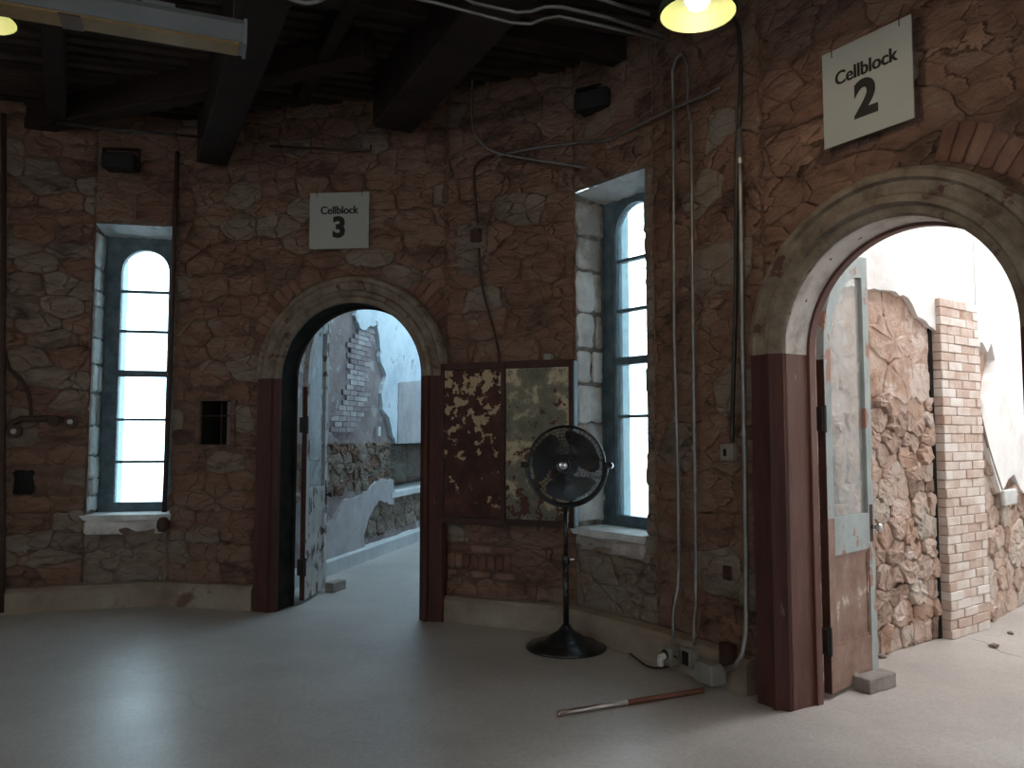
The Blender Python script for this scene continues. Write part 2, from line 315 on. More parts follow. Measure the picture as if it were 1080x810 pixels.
# ------------------------------------------------------------------ wall and stone builders (wall frame: x along, y outward, z up)
def wall_root(name, P, a, y=0):
    q = P_off(P, a, 0, y)
    o = empty(name, (q[0], q[1], 0), -radians(a)); o['kind'] = 'structure'; return o
def grid_wall(root, name, x0, x1, z0, z1, m, holes=(), arch=None, step=.075, amp=.012, y=0, top=None):
    xs = {round(x0, 4), round(x1, 4)}; zs = {round(z0, 4), round(z1, 4)}
    for h in holes: xs |= {round(h[0], 4), round(h[1], 4)}; zs |= {round(h[2], 4), round(h[3], 4)}
    def fill(s, st):
        s = sorted(s); o = []
        for a, b in zip(s[:-1], s[1:]):
            n = max(1, round((b - a) / st)); o += [a + (b - a) * i / n for i in range(n)]
        return o + [s[-1]]
    xs = fill([q for q in xs if x0 - 1e-3 <= q <= x1 + 1e-3], step); zs = fill([q for q in zs if z0 - 1e-6 <= q <= z1 + 1e-6], step)
    V = []; Fc = []
    for x in xs:
        for z in zs:
            ef = min(1, (x - x0) / .12, (x1 - x) / .12) if step < .2 else 1
            V.append((x, y + ef * amp * (noise.fractal(Vector((x * 3 + root.location.x * 7, z * 3, root.location.y)), 1, 2, 4)), z))
    nz = len(zs)
    for i in range(len(xs) - 1):
        for j in range(nz - 1):
            cx = (xs[i] + xs[i + 1]) / 2; cz = (zs[j] + zs[j + 1]) / 2
            if any(h[0] < cx < h[1] and h[2] < cz < h[3] for h in holes): continue
            if arch and in_arch(cx, cz, arch, .10): continue
            Fc.append((i * nz + j, (i + 1) * nz + j, (i + 1) * nz + j + 1, i * nz + j + 1))
    return obj(name, (V, Fc), m, root, True)
def in_arch(x, z, A, grow=0):
    cx, R, zs, st = A
    if z < zs: return abs(x - cx) < R + grow
    return ((x - cx) / (R + grow)) ** 2 + ((z - zs) / (R * st + grow)) ** 2 < 1
def clip(poly, nx, ny, d):
    """keep nx*x+ny*y<=d"""
    out = []; n = len(poly)
    for i in range(n):
        a = poly[i]; b = poly[(i + 1) % n]; da = nx * a[0] + ny * a[1] - d; db = nx * b[0] + ny * b[1] - d
        if da <= 0: out.append(a)
        if da * db < 0:
            t = da / (da - db); out.append((a[0] + (b[0] - a[0]) * t, a[1] + (b[1] - a[1]) * t))
    return out
def parea(p): return .5 * sum(p[i][0] * p[(i + 1) % len(p)][1] - p[(i + 1) % len(p)][0] * p[i][1] for i in range(len(p)))
def cells(x0, x1, z0, z1, hw, hh, rng, asp=1.9, holes=(), arch=None, grow=.17, mask=None):
    seeds = []; z = z0
    while z < z1:
        h = hh * rng.uniform(.65, 1.4); x = x0 - rng.uniform(0, hw)
        while x < x1:
            w = hw * rng.uniform(.45, 1.6); seeds.append((x + w / 2 + rng.uniform(-.05, .05) * w, z + h / 2 + rng.uniform(-.22, .22) * h)); x += w
        z += h
    out = []
    for i, s in enumerate(seeds):
        if any(h[0] < s[0] < h[1] and h[2] < s[1] < h[3] for h in holes): continue
        if arch and in_arch(s[0], s[1], arch, grow - .04): continue
        if mask and not mask(s[0], s[1]): continue
        P = [(x0, z0), (x1, z0), (x1, z1), (x0, z1)]
        near = sorted(((((q[0] - s[0]) / asp) ** 2 + (q[1] - s[1]) ** 2, q) for k, q in enumerate(seeds) if k != i and abs(q[1] - s[1]) < 1.2 and abs(q[0] - s[0]) < 2))[:16]
        for _, q in near:
            nx, ny = (q[0] - s[0]) / asp ** 2, q[1] - s[1]
            mx, my = (q[0] + s[0]) / 2, (q[1] + s[1]) / 2
            P = clip(P, nx, ny, nx * mx + ny * my)
            if len(P) < 3: break
        if len(P) < 3: continue
        for h in holes:
            if s[0] <= h[0] and h[2] < s[1] < h[3]: P = clip(P, 1, 0, h[0])
            elif s[0] >= h[1] and h[2] < s[1] < h[3]: P = clip(P, -1, 0, -h[1])
            elif s[1] >= h[3] and h[0] < s[0] < h[1]: P = clip(P, 0, -1, -h[3])
            elif s[1] <= h[2] and h[0] < s[0] < h[1]: P = clip(P, 0, 1, h[2])
            elif max(h[0] - s[0], s[0] - h[1], 0) < .5 and max(h[2] - s[1], s[1] - h[3], 0) < .5:
                P = clip(P, 0, -1, -h[3]) if s[1] > h[3] else clip(P, 0, 1, h[2])
        if arch and len(P) > 2:
            cx, R, zs, st = arch; R += grow
            if s[1] < zs:
                P = clip(P, 1, 0, cx - R) if s[0] < cx else clip(P, -1, 0, -(cx + R))
            else:
                dx, dz = s[0] - cx, s[1] - zs; l = hypot(dx, dz)
                if l < R + .8:
                    nx, nz = dx / l, dz / l; Re = R * (1 + (st - 1) * abs(nz)); P = clip(P, -nx, -nz, -(nx * cx + nz * zs + Re))
        if len(P) > 2 and abs(parea(P)) > .0025: out.append(P)
    return out
def stone_geo(P, rng, H, gap=.009, mapf=None, jit=.016, dome=.2):
    if parea(P) < 0: P = P[::-1]
    cx = sum(p[0] for p in P) / len(P); cz = sum(p[1] for p in P) / len(P)
    r = max(hypot(p[0] - cx, p[1] - cz) for p in P); rin = abs(parea(P)) ** .5 / 2
    P = [(cx + (p[0] - cx) * (1 - gap / max(rin, .02)), cz + (p[1] - cz) * (1 - gap / max(rin, .02))) for p in P]
    Q = []
    n = len(P)
    for i in range(n):
        a = P[i]; b = P[(i + 1) % n]; L = hypot(b[0] - a[0], b[1] - a[1])
        if L < .02: Q.append(((a[0] + b[0]) / 2, (a[1] + b[1]) / 2)); continue
        c = min(.02, L * .16) / L
        Q.append((a[0] + (b[0] - a[0]) * c, a[1] + (b[1] - a[1]) * c))
        k_ = min(3, int(L / .08))
        for q_ in range(1, k_ + 1):
            t_ = q_ / (k_ + 1); j_ = jit * min(1, L / .25)
            Q.append((a[0] + (b[0] - a[0]) * t_ + rng.uniform(-j_, j_), a[1] + (b[1] - a[1]) * t_ + rng.uniform(-j_, j_)))
        Q.append((b[0] + (a[0] - b[0]) * c, b[1] + (a[1] - b[1]) * c))
    n = len(Q); V = []; tx, tz = rng.uniform(-.5, .5) * H, rng.uniform(-.5, .5) * H
    def pt(p, s, h):
        x = cx + (p[0] - cx) * s; z = cz + (p[1] - cz) * s
        hh = h + (x - cx) / max(r, .03) * tx + (z - cz) / max(r, .03) * tz
        return (x, z, hh)
    for p in Q: V.append((p[0], p[1], -.03))
    for p in Q: V.append(pt(p, 1, H * .45))
    for p in Q: V.append(pt(p, .93, H * rng.uniform(.75, 1.1)))
    for p in Q: V.append(pt(p, rng.uniform(.42, .68), H * rng.uniform(.7, 1.0 + dome)))
    V.append(pt((cx + rng.uniform(-.2, .2) * rin, cz + rng.uniform(-.2, .2) * rin), 1, H * rng.uniform(.9, 1 + dome)))
    Fc = []
    for k in range(3):
        for i in range(n): Fc.append((k * n + i, k * n + (i + 1) % n, (k + 1) * n + (i + 1) % n, (k + 1) * n + i))
    for i in range(n): Fc.append((3 * n + i, 3 * n + (i + 1) % n, 4 * n))
    f = mapf or (lambda x, z, h: (x, -h, z))
    return [f(*v) for v in V], Fc
def lay_stones(root, polys, m, rng, H=(.004, .030), name='stone', gap=.004, mapf=None, limit=300, jit=.022, m2=None, p2=0.0, dome=.3, sm=True):
    polys = sorted(polys, key=lambda p: -abs(parea(p))); rest = []
    for i, P in enumerate(polys):
        g = stone_geo(P, rng, rng.uniform(*H), gap, mapf, jit, dome)
        if i < limit:
            obj(name, g, m2 if (m2 and rng.random() < p2) else m, root, sm)
        else: rest.append(g)
    if rest: tag(obj('small_' + name + '_infill', join(*rest), m, root, True), kind='stuff')
def rect(x0, x1, z0, z1): return [(x0, z0), (x1, z0), (x1, z1), (x0, z1)]
def ragged(pts, rng, amp=.03, step=.06, keep=(), closed=False):
    out = []; n = len(pts)
    for i in range(n if closed else n - 1):
        a = pts[i]; b = pts[(i + 1) % n]; L = hypot(b[0] - a[0], b[1] - a[1]); k = max(1, int(L / step))
        for j in range(k):
            t = j / k; am = 0 if i in keep or (j == 0) else amp
            out.append((a[0] + (b[0] - a[0]) * t + rng.uniform(-am, am), a[1] + (b[1] - a[1]) * t + rng.uniform(-am, am)))
    if not closed: out.append(pts[-1])
    return out
def tri_sheet(poly, y0, y1):
    """concave polygon sheet (x,z), thickness y0..y1, triangulated"""
    from mathutils.geometry import tessellate_polygon
    t = tessellate_polygon([[Vector((p[0], p[1], 0)) for p in poly]]); n = len(poly)
    V = [(p[0], y0, p[1]) for p in poly] + [(p[0], y1, p[1]) for p in poly]
    Fc = [tuple(q) for q in t] + [tuple(n + i for i in q)[::-1] for q in t] + [(i, (i + 1) % n, n + (i + 1) % n, n + i) for i in range(n)]
    return V, Fc
def on_wall(root, px, py, y=0):
    """point of the wall plane (local x,z) seen along a photo ray"""
    a = root.rotation_euler.z; d = Vector((cos(a), sin(a))); n = Vector((-sin(a), cos(a)))
    P = Vector((root.location.x, root.location.y)) + n * y
    r = ray(px, py); t = P.dot(n) / (r.x * n.x + r.y * n.y)
    q = Vector((r.x * t, r.y * t)) - P
    return q.dot(d), EYE + t * r.z


ZT = 4.55
# ------------------------------------------------------------------ floor
obj('floor', box(-16, 16, -7, 22, -.2, 0), M['floor'])['kind'] = 'structure'

K0 = (-3.78, 7.04); K1 = (-3.10, 7.182); K2 = (.50, 6.15); K3 = (1.006, 5.50)
KB = P_off(DB, AB, 0, .12)          # wall plane behind the casing of doorway 3
KD = P_off(DD, AD, 0, .12)
ZL = P_off(K0, -22, -3.0, 0)        # far left end of the left wall
aA = 0
aA = math.degrees(atan2(K0[1] - K1[1], K1[0] - K0[0])); wA = hypot(K1[0] - K0[0], K1[1] - K0[1])
PR = (-.56, 6.59)
aR = math.degrees(atan2(PR[1] - K2[1], K2[0] - PR[0])); wR = hypot(K2[0] - PR[0], K2[1] - PR[1])
aC = math.degrees(atan2(K2[1] - K3[1], K3[0] - K2[0])); wC = hypot(K3[0] - K2[0], K3[1] - K2[1])
PD = P_off(KD, AD, .02, 0)
aE = math.degrees(atan2(K3[1] - PD[1], PD[0] - K3[0])); wE = hypot(PD[0] - K3[0], PD[1] - K3[1])
WZ0, WZ1 = .80, 3.43

ARB = (-.68, .645, 2.0, 1.0); ARD = (.82, .62, 1.965, 1.0)
# ---- left wall
rng = random.Random(5)
rZ = wall_root('wall_left', ZL, -22)
grid_wall(rZ, 'mortar_face', 0, 3.0, 0, ZT, M['mortar'])
hx, hz = on_wall(rZ, 25, 510)
lay_stones(rZ, cells(.9, 2.99, .2, ZT, .34, .17, rng, holes=[(hx - .09, hx + .09, hz - .11, hz + .13)]), M['stone'], rng, m2=M['stone_grey'], p2=.55)
# ---- left window bay
def window_bay(name, P, a, w, seed, OW=.70):
    rng = random.Random(seed)
    r = wall_root(name, P, a)
    holes = [(0.0, OW, WZ0, WZ1)]
    grid_wall(r, 'mortar_face', 0, w, 0, ZT, M['mortar_grey'], holes)
    lay_stones(r, cells(0.005, w - .005, .2, WZ0 - .12, .30, .17, rng), M['stone_grey'], rng)
    lay_stones(r, cells(0.005, w - .005, WZ1 + .02, ZT, .34, .17, rng), M['stone'], rng)
    # reveals
    def reveal(nm, fx, m):
        V = []; Fc = []; ny = 5; nz = 34
        for i in range(ny + 1):
            for j in range(nz + 1):
                V.append(fx(i / ny, j / nz))
        for i in range(ny):
            for j in range(nz): Fc.append((i * (nz + 1) + j, (i + 1) * (nz + 1) + j, (i + 1) * (nz + 1) + j + 1, i * (nz + 1) + j + 1))
        obj(nm, (V, Fc), m, r, True)
    nn = lambda a_, b_: .012 * noise.noise(Vector((a_ * 3, b_ * 14, seed)))
    reveal('left_reveal', lambda s, t: (nn(s, t) * min(1, s * 5), s * .31, WZ0 + (WZ1 - WZ0) * t), M['jamb_mortar'])
    reveal('right_reveal', lambda s, t: (OW + nn(s + 5, t) * min(1, s * 5), s * .31, WZ0 + (WZ1 - WZ0) * t), M['jamb_mortar'])
    reveal('head_reveal', lambda s, t: (OW * t, s * .31, WZ1 + nn(s + 9, t) - .05 * s), M['sill'])
    # jamb stones on both reveals, standing a little proud
    z = WZ0 + .02
    while z < WZ1 - .06:
        h = rng.uniform(.13, .36); z2 = min(z + h, WZ1 - .01)
        if rng.random() < .55: parts = [(0.0, .30)]
        else: q = rng.uniform(.12, .2); parts = [(0.0, q), (q, .30)]
        for (ya, yb) in parts:
            obj('jamb_stone', stone_geo(rect(ya, yb, z, z2), rng, rng.uniform(.008, .022), .010, lambda y, zz, hh: (hh, y + .004, zz), .015), M['jamb'], r, True)
        z = z2
    z = WZ0
    while z < WZ1 - .04:
        h = rng.uniform(.14, .30); z2 = min(z + h, WZ1 + .01)
        e = rng.uniform(-.022, .02)
        obj('jamb_stone', stone_geo(rect(OW - .005 + e, max(w - .004, OW + .05), z, z2), rng, rng.uniform(.008, .016), .006, None, .012, .1), M['stone_grey'], r, True)
        z = z2
    # sill
    obj('sill', xf(extrude_poly([(-.05, .0), (.0, -.075), (.25, -.095), (.5, -.08), (.71, -.09), (.72, .0)], 0, 1), Matrix(((1, 0, 0, 0), (0, .355, 0, -.04), (0, 0, .6, WZ0), (0, 0, 0, 1)))), M['sill'], r)
    obj('sill_stone', stone_geo(rect(-.02, .72 if w > .72 else w - .01, WZ0 - .17, WZ0 - .05), rng, .03, .004), M['jamb'], r, True)
    return r
rA = window_bay('wall_left_bay', K0, aA, wA, 11)
rC = window_bay('wall_right_bay', K2, aC, wC, 23, .745)

def make_window(name, root, z_top, bars, seed, od=.24):
    w = empty(name, root.location, root.rotation_euler.z); w['kind'] = 'structure'
    x0, x1, y0, y1 = -.03, .70 if od > .2 else .745, .30, .37; gx0, gx1 = .15, .57; R = (gx1 - gx0) / 2; cx = (gx0 + gx1) / 2; zs = z_top - R; zb = .885; ztop = WZ1 - .01
    n = 16
    arc = [(cx + R * cos(pi * i / n), zs + R * sin(pi * i / n)) for i in range(n + 1)]
    # arched head board
    arcP = [(gx1, zs)] + arc[1:-1] + [(gx0, zs)]
    head = arcP + [(x0, zs), (x0, ztop), (x1, ztop), (x1, zs)]
    obj('arched_head', tri_sheet(head, y0, y1), M['winframe'], w)
    obj('stile', box(x0, gx0, y0, y1, WZ0, zs), M['winframe'], w); obj('stile', box(gx1, x1, y0, y1, WZ0, zs), M['winframe'], w)
    obj('bottom_rail', box(gx0, gx1, y0, y1, WZ0, zb), M['winframe'], w)
    obj('stop_bead', box(x0 + .028, x0 + .052, y0 - .028, y0, WZ0, ztop), M['winframe'], w)
    obj('stop_bead', box(gx0 - .02, gx0 - .006, y0 - .012, y0, zb, zs), M['winframe'], w)
    obj('meeting_rail', box(gx0, gx1, y0 - .01, y1, 2.06, 2.118), M['winframe'], w)
    zz = [zb] + [1.26, 1.655, 2.09, 2.49, 2.87] + [z_top]
    for k, z in enumerate(bars): obj('glazing_bar', box(gx0, gx1, y0 + .01, y1 - .01, z - .012, z + .012), M['winframe'], w)
    lv = sorted(set([zb] + bars + [2.09])) + [None]
    for k in range(len(lv) - 1):
        za = lv[k] + .008; zt = lv[k + 1]
        if zt is None:
            poly = [(gx0, za), (gx1, za)] + [(p[0], p[1]) for p in arc]
        else: poly = rect(gx0, gx1, za, zt - .008)
        obj('pane', tri_sheet(poly, y0 + .035, y0 + .038), M['pane'], w)
    obj('sash_lock', box(gx0 - .055, gx0 - .02, y0 - .02, y0, 2.6, 2.68, .004), M['winframe'], w)
    # outer masonry reveal beyond the sash
    obj('outer_reveal', box(gx0 - .34, gx0 - .02, y1, y1 + od, WZ0 - .1, WZ1 + .1), M['stucco'], w)
    obj('outer_reveal', box(gx1 + .02, gx1 + .34, y1, y1 + od, WZ0 - .1, WZ1 + .1), M['stucco'], w)
    obj('outer_sill', box(gx0 - .34, gx1 + .34, y1, y1 + od + .06, WZ0 - .3, WZ0 - .02), M['stucco'], w)
    obj('outer_lintel', box(gx0 - .34, gx1 + .34, y1, y1 + od, WZ1 + .06, WZ1 + .5), M['stucco'], w)
    return w
make_window('window_1', rA, 3.27, [1.26, 1.655, 2.49, 2.87], 1)
make_window('window_2', rC, 3.33, [1.655, 2.49, 2.89], 2, .10)

# ---- wall with doorway 3
rng = random.Random(8)
uL = -((KB[0] - K1[0]) / cos(radians(AB)))
rB = wall_root('wall_back', KB, AB)
uR = (PR[0] - KB[0]) * cos(radians(AB)) - (PR[1] - KB[1]) * sin(radians(AB))
nx0, nz1 = on_wall(rB, 213, 423); nx1, nz0 = on_wall(rB, 244, 469)
niche = (nx0, nx1, nz0, nz1)
grid_wall(rB, 'mortar_face', uL, uR, 0, ZT, M['mortar'], [niche], ARB)
def ang_mask(A, r0, r1, spans):
    cx, R, zs, st = A
    def f(x, z):
        dx, dz = x - cx, z - zs; l = hypot(dx, dz); t = math.degrees(atan2(dz, dx))
        return not (dz > 0 and r0 < l < r1 and any(a < t < b for a, b in spans))
    return f
vous_spans = [(22, 62), (118, 160)]
pl = cells(uL + .005, uR - .005, .2, ZT, .36, .18, rng, holes=[niche], arch=ARB, mask=ang_mask(ARB, .8, 1.12, vous_spans))
lay_stones(rB, pl, M['stone'], rng, m2=M['stone_grey'], p2=.12)
def voussoirs(root, A, r0, r1, spans, m, rng, dz=0):
    cx, R, zs, st = A; w = .075
    for a0, a1 in spans:
        n = int(radians(a1 - a0) * (r0 + r1) / 2 / w)
        for i in range(n):
            t0 = radians(a0 + (a1 - a0) * i / n); t1 = radians(a0 + (a1 - a0) * (i + 1) / n); e = rng.uniform(-.03, .03)
            poly = [(cx + r0 * cos(t0), zs + r0 * sin(t0)), (cx + (r1 + e) * cos(t0), zs + (r1 + e) * sin(t0)), (cx + (r1 + e) * cos(t1), zs + (r1 + e) * sin(t1)), (cx + r0 * cos(t1), zs + r0 * sin(t1))]
            obj('arch_brick', stone_geo(poly, rng, rng.uniform(.003, .012), .004, None, .008, .1), m, root, True)
voussoirs(rB, ARB, .87, 1.09, vous_spans, M['brick_red'], rng)
# barred niche
nb = []
nw = .30
obj('niche_lining', join(box(nx0 - .02, nx0, 0, nw, nz0 - .02, nz1 + .02), box(nx1, nx1 + .02, 0, nw, nz0 - .02, nz1 + .02), box(nx0, nx1, 0, nw, nz0 - .02, nz0), box(nx0, nx1, 0, nw, nz1, nz1 + .02), box(nx0 - .02, nx1 + .02, nw, nw + .02, nz0 - .02, nz1 + .02)), M['void'], rB)
obj('niche_frame', extrude_ring([(nx0 - .045, nz0 - .03), (nx1 + .045, nz0 - .03), (nx1 + .045, nz1 + .04), (nx0 - .045, nz1 + .04)], [(nx0, nz0), (nx1, nz0), (nx1, nz1), (nx0, nz1)], -.028, .02), M['mortar'], rB)
obj('iron_bar', tube([(nx0, .03, nz0 + (nz1 - nz0) * .66), (nx1, .03, nz0 + (nz1 - nz0) * .66)], .007, 8), M['iron'], rB)
obj('iron_bar', tube([(nx0 + (nx1 - nx0) * .55, .05, nz0), (nx0 + (nx1 - nx0) * .55, .05, nz1)], .006, 8), M['iron'], rB)

# ---- pier right of doorway 3 (behind cabinet and fan)
rng = random.Random(31)
rR = wall_root('wall_back_right', PR, aR)
grid_wall(rR, 'mortar_face', 0, wR, 0, ZT, M['mortar'])
bx0, bz1 = on_wall(rR, 466, 578); bx1, bz0 = on_wall(rR, 532, 612)
lay_stones(rR, cells(0.02, wR - .004, .2, ZT, .40, .20, rng, holes=[(bx0 - .02, bx1 + .06, bz0, bz1 + .06)]), M['stone'], rng, m2=M['stone_grey'], p2=.1)
# brick band left under the cabinet: one soldier course, stretchers above and below
x = max(bx0, .03); k = 0
while x < bx1:
    obj('brick', stone_geo(rect(x, x + .068, bz0 + .07, bz0 + .20), rng, rng.uniform(.004, .022), .005, None, .003, .1), M['brick_red'], rR, True); x += .072
for zz in (bz0, bz0 + .205):
    x = max(bx0, .03)
    while x < bx1 + .02:
        obj('brick', stone_geo(rect(x, x + .2, zz, zz + .062), rng, rng.uniform(.006, .02), .005, None, .003, .1), M['brick_red'], rR, True); x += .205

# ---- pier left of doorway 2
rng = random.Random(37)
rE = wall_root('wall_right_pier', K3, aE)
grid_wall(rE, 'mortar_face', 0, wE, 0, ZT, M['mortar'])
lay_stones(rE, cells(.005, wE - .02, .2, ZT, .42, .26, rng, asp=1.5), M['stone'], rng, H=(.002, .022), gap=.002, m2=M['stone_grey'], p2=.1)
# ---- wall with doorway 2
rng = random.Random(41)
rD = wall_root('wall_right', KD, AD)
grid_wall(rD, 'mortar_face', .0, 3.0, 0, ZT, M['mortar'], (), ARD)
lay_stones(rD, cells(.03, 2.99, .2, ZT, .46, .20, rng, arch=ARD, mask=ang_mask(ARD, .8, 1.12, [(20, 75)])), M['stone'], rng, H=(.002, .026), gap=.002, m2=M['mortar'], p2=.35)
voussoirs(rD, ARD, .88, 1.07, [(20, 75)], M['brick_red'], rng)

# ---- rest of the rotunda, behind the camera, with two open daylight windows
ring = [ZL, (-8.2, 2.6), (-8.3, -.6), (-6.3, -3.9), (-2.7, -5.0), (1.2, -4.4), (3.2, -2.4), (3.6, .3), P_off(KD, AD, 3.0, 0)]
for i in range(len(ring) - 1):
    # walked so that the outward side is +y
    a_ = ring[i + 1]; b_ = ring[i]
    ang = math.degrees(atan2(a_[1] - b_[1], b_[0] - a_[0])); w_ = hypot(a_[0] - b_[0], a_[1] - b_[1])
    r_ = wall_root('wall_behind', a_, ang)
    hs = [(w_ / 2 - .4, w_ / 2 + .4, .8, 3.3)] if i in (1, 4, 6) else []
    grid_wall(r_, 'wall_face', 0, w_, 0, ZT, M['backwall'], hs, step=.25, amp=.03)

# ---- curb along the foot of the walls
def curb(name, pts, m, h=.2, d=.10, parent=None):
    n = len(pts); V = []; Fc = []
    fr = []; N = []
    for i in range(n):
        a = Vector(pts[max(i - 1, 0)]); b = Vector(pts[min(i + 1, n - 1)]); t = (b - a).normalized(); nrm = Vector((t.y, -t.x)); fr.append(Vector(pts[i]) + nrm * d); N.append(nrm)
    for i in range(n):
        f = fr[i]; b = Vector(pts[i]) - N[i] * .03
        V += [(f.x, f.y, 0), (f.x, f.y, h - .025), (f.x - N[i].x * .03, f.y - N[i].y * .03, h), (b.x, b.y, h + .01), (b.x, b.y, 0)]
    for i in range(n - 1):
        for k in range(4): Fc.append((i * 5 + k, i * 5 + k + 1, i * 5 + 5 + k + 1, i * 5 + 5 + k))
    Fc += [(0, 1, 2, 3, 4), tuple((n - 1) * 5 + k for k in (4, 3, 2, 1, 0))]
    o = obj(name, (V, Fc), m, parent); 
    if not parent: o['kind'] = 'structure'
    return o
cB0 = P_off(KB, AB, ARB[0] - ARB[1] - .235, 0)
def arcpts(*p):
    q = smooth_path([(a, b, 0) for a, b in p], 4); return [(v.x, v.y) for v in q]
curb('baseboard_left', arcpts(ZL, P_off(K0, -22, -.6, 0), P_off(K0, aA, .2, -.01), P_off(K1, AB, .02, -.02), P_off(K1, AB, .5, 0), cB0), M['plinth'])
cR0 = P_off(KB, AB, ARB[0] + ARB[1] + .22, 0)
curb('baseboard_back', arcpts(cR0, P_off(PR, aR, .55, -.0), P_off(PR, aR, wR - .1, -.02), P_off(K2, aC, .35, -.05), P_off(K3, aE, .12, -.04), P_off(K3, aE, wE - .12, 0)), M['plinth'])

# ------------------------------------------------------------------ doorways: casing, soffit, inner frame
def sweep(profile, path):
    """profile: (outset, y) ; path: list of (x, z, nx, nz) with outward normal in the wall plane"""
    V = []; Fc = []; n = len(profile)
    for x, z, nx, nz in path: V += [(x + nx * o, y, z + nz * o) for o, y in profile]
    for i in range(len(path) - 1):
        for k in range(n):
            j = (k + 1) % n; Fc.append((i * n + k, i * n + j, (i + 1) * n + j, (i + 1) * n + k))
    Fc += [tuple(range(n)), tuple(range((len(path) - 1) * n, len(path) * n))[::-1]]
    return V, Fc
def doorway(name, P, a, A, red, reveal_m, soffit_m, inner_m, dep):
    r = empty(name, (P[0], P[1], 0), -radians(a)); r['kind'] = 'structure'
    cx, R, zs, st = A
    legL = [(cx - R, 0, -1, 0), (cx - R, zs, -1, 0)]; legR = [(cx + R, 0, 1, 0), (cx + R, zs, 1, 0)]
    arc = [(cx - R * cos(pi * i / 40), zs + R * sin(pi * i / 40), -cos(pi * i / 40), sin(pi * i / 40)) for i in range(41)]
    face = [(.215, .14), (.215, .02), (.20, 0), (.09, 0), (.075, -.022), (.055, -.022), (.045, 0), (.03, .012), (.0, .03), (.0, .06), (.05, .14)]
    face_arch = [(.235, .14), (.235, .03), (.215, .0), (.18, -.008), (.165, .012), (.11, .02), (.095, -.012), (.06, -.016), (.045, .012), (.012, .02), (.0, .03), (.0, .06), (.05, .14)]
    rev = [(.0, .05), (.0, dep), (.09, dep), (.09, .05)]
    inn = [(-.018, dep), (-.018, dep + .05), (.04, dep + .05), (.04, dep)]
    obj('casing_leg', sweep(face, legL), M[red], r); obj('casing_leg', sweep(face, legR), M[red], r)
    obj('casing_arch', sweep(face_arch, arc), M['arch'], r)
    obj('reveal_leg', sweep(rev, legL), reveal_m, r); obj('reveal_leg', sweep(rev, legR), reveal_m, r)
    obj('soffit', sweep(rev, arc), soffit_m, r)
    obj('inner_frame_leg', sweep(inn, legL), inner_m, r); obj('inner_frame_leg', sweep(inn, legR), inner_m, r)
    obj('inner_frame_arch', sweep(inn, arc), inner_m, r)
    return r
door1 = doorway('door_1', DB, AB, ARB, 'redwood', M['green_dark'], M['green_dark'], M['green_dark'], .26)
door2 = doorway('door_2', DD, AD, ARD, 'redwood', M['redwood_light'], M['soffit'], M['redwood_light'], .24)

# ------------------------------------------------------------------ door leaves (half-arch, glazed above, panelled below)
def leaf(label, P, a, hinge, ang, wid, R, zs, mp_, mpan, medge, flip, knob_m):
    """leaf local: x from hinge (0) to free edge, y thickness, z up"""
    q = P_off(P, a, *hinge)
    r = empty('door_leaf', (q[0], q[1], 0), ang); tag(r, label, 'door')
    t = .045; W = wid; n = 14; z0 = .03
    def top(x): return zs + math.sqrt(max(0, R * R - (R - x * R / W) ** 2)) * .985
    xs = [W * (1 - cos(pi / 2 * i / n)) for i in range(n + 1)]
    st = .085
    # hinge stile incl. curved head
    gz = 1.02
    def itop(x):   # inner glass outline
        xx = (x - st) / (W - 2 * st); xx = min(1, max(0, xx)); return zs - .02 + math.sqrt(max(0, 1 - (1 - xx) ** 2)) * (R - .13)
    ix = [st + (W - 2 * st) * (1 - cos(pi / 2 * i / n)) for i in range(n + 1)]
    out = [(0, z0), (0, zs - .02)] + [(x, top(x)) for x in xs[1:]] + [(W, z0)]
    hd = [(0, gz), (0, zs - .02)] + [(x, top(x)) for x in xs[1:]] + [(W - .0, itop(W - st))] + [(x, itop(x)) for x in ix[::-1]] + [(st, gz)]
    obj('arched_stile', tri_sheet(hd, -t / 2, t / 2), mp_, r)
    obj('hinge_stile', box(0, st, -t / 2, t / 2, z0, gz), mpan if mpan else mp_, r)
    obj('lock_stile', box(W - st, W, -t / 2, t / 2, z0, itop(W - st)), mp_, r)
    obj('lock_rail', box(st, W - st, -t / 2, t / 2, .80, gz), mp_, r)
    obj('bottom_rail', box(st, W - st, -t / 2, t / 2, z0, .27), mpan, r)
    obj('panel', box(st, W - st, -.008, .008, .27, .80), mpan, r)
    obj('panel_moulding', extrude_ring([(st, .27), (W - st, .27), (W - st, .80), (st, .80)], [(st + .018, .288), (W - st - .018, .288), (W - st - .018, .782), (st + .018, .782)], -t / 2 + .008, t / 2 - .008), mpan, r)
    gp = [(W - st, gz), (W - st, itop(W - st))] + [(x, itop(x)) for x in ix[::-1][1:]] + [(st, gz)]
    obj('pane', tri_sheet(gp, -.003, .003), M['paned'], r)
    obj('edge_strip', box(-.006, 0, -t / 2, t / 2, z0, zs - .05), medge, r)
    for sg in (-1, 1):
        obj('knob', xf(lathe([(.0, 0), (.012, .0), (.010, .02), (.012, .03), (.026, .042), (.028, .056), (.018, .068), (.0, .07)], 14, False, False), Matrix.Translation((W - .045, sg * t / 2, .93)) @ Matrix.Rotation(-sg * pi / 2, 4, 'X')), knob_m, r, True)
    obj('lock_plate', join(box(W - .065, W - .025, -t / 2 - .003, -t / 2, .84, 1.07)), medge, r)
    obj('latch', box(W - .002, W + .008, -.012, .012, 1.02, 1.1), knob_m, r)
    for hz_ in (.33, 1.60):
        obj('hinge', join(box(-.06, .0, -.03, .03, hz_ - .07, hz_ + .07), cyl((-.03, -.03, hz_ - .08), (-.03, -.03, hz_ + .08), .014, 10)), M['galv_dark'], r)
    return r
hq = P_off(DD, AD, .165, .387)
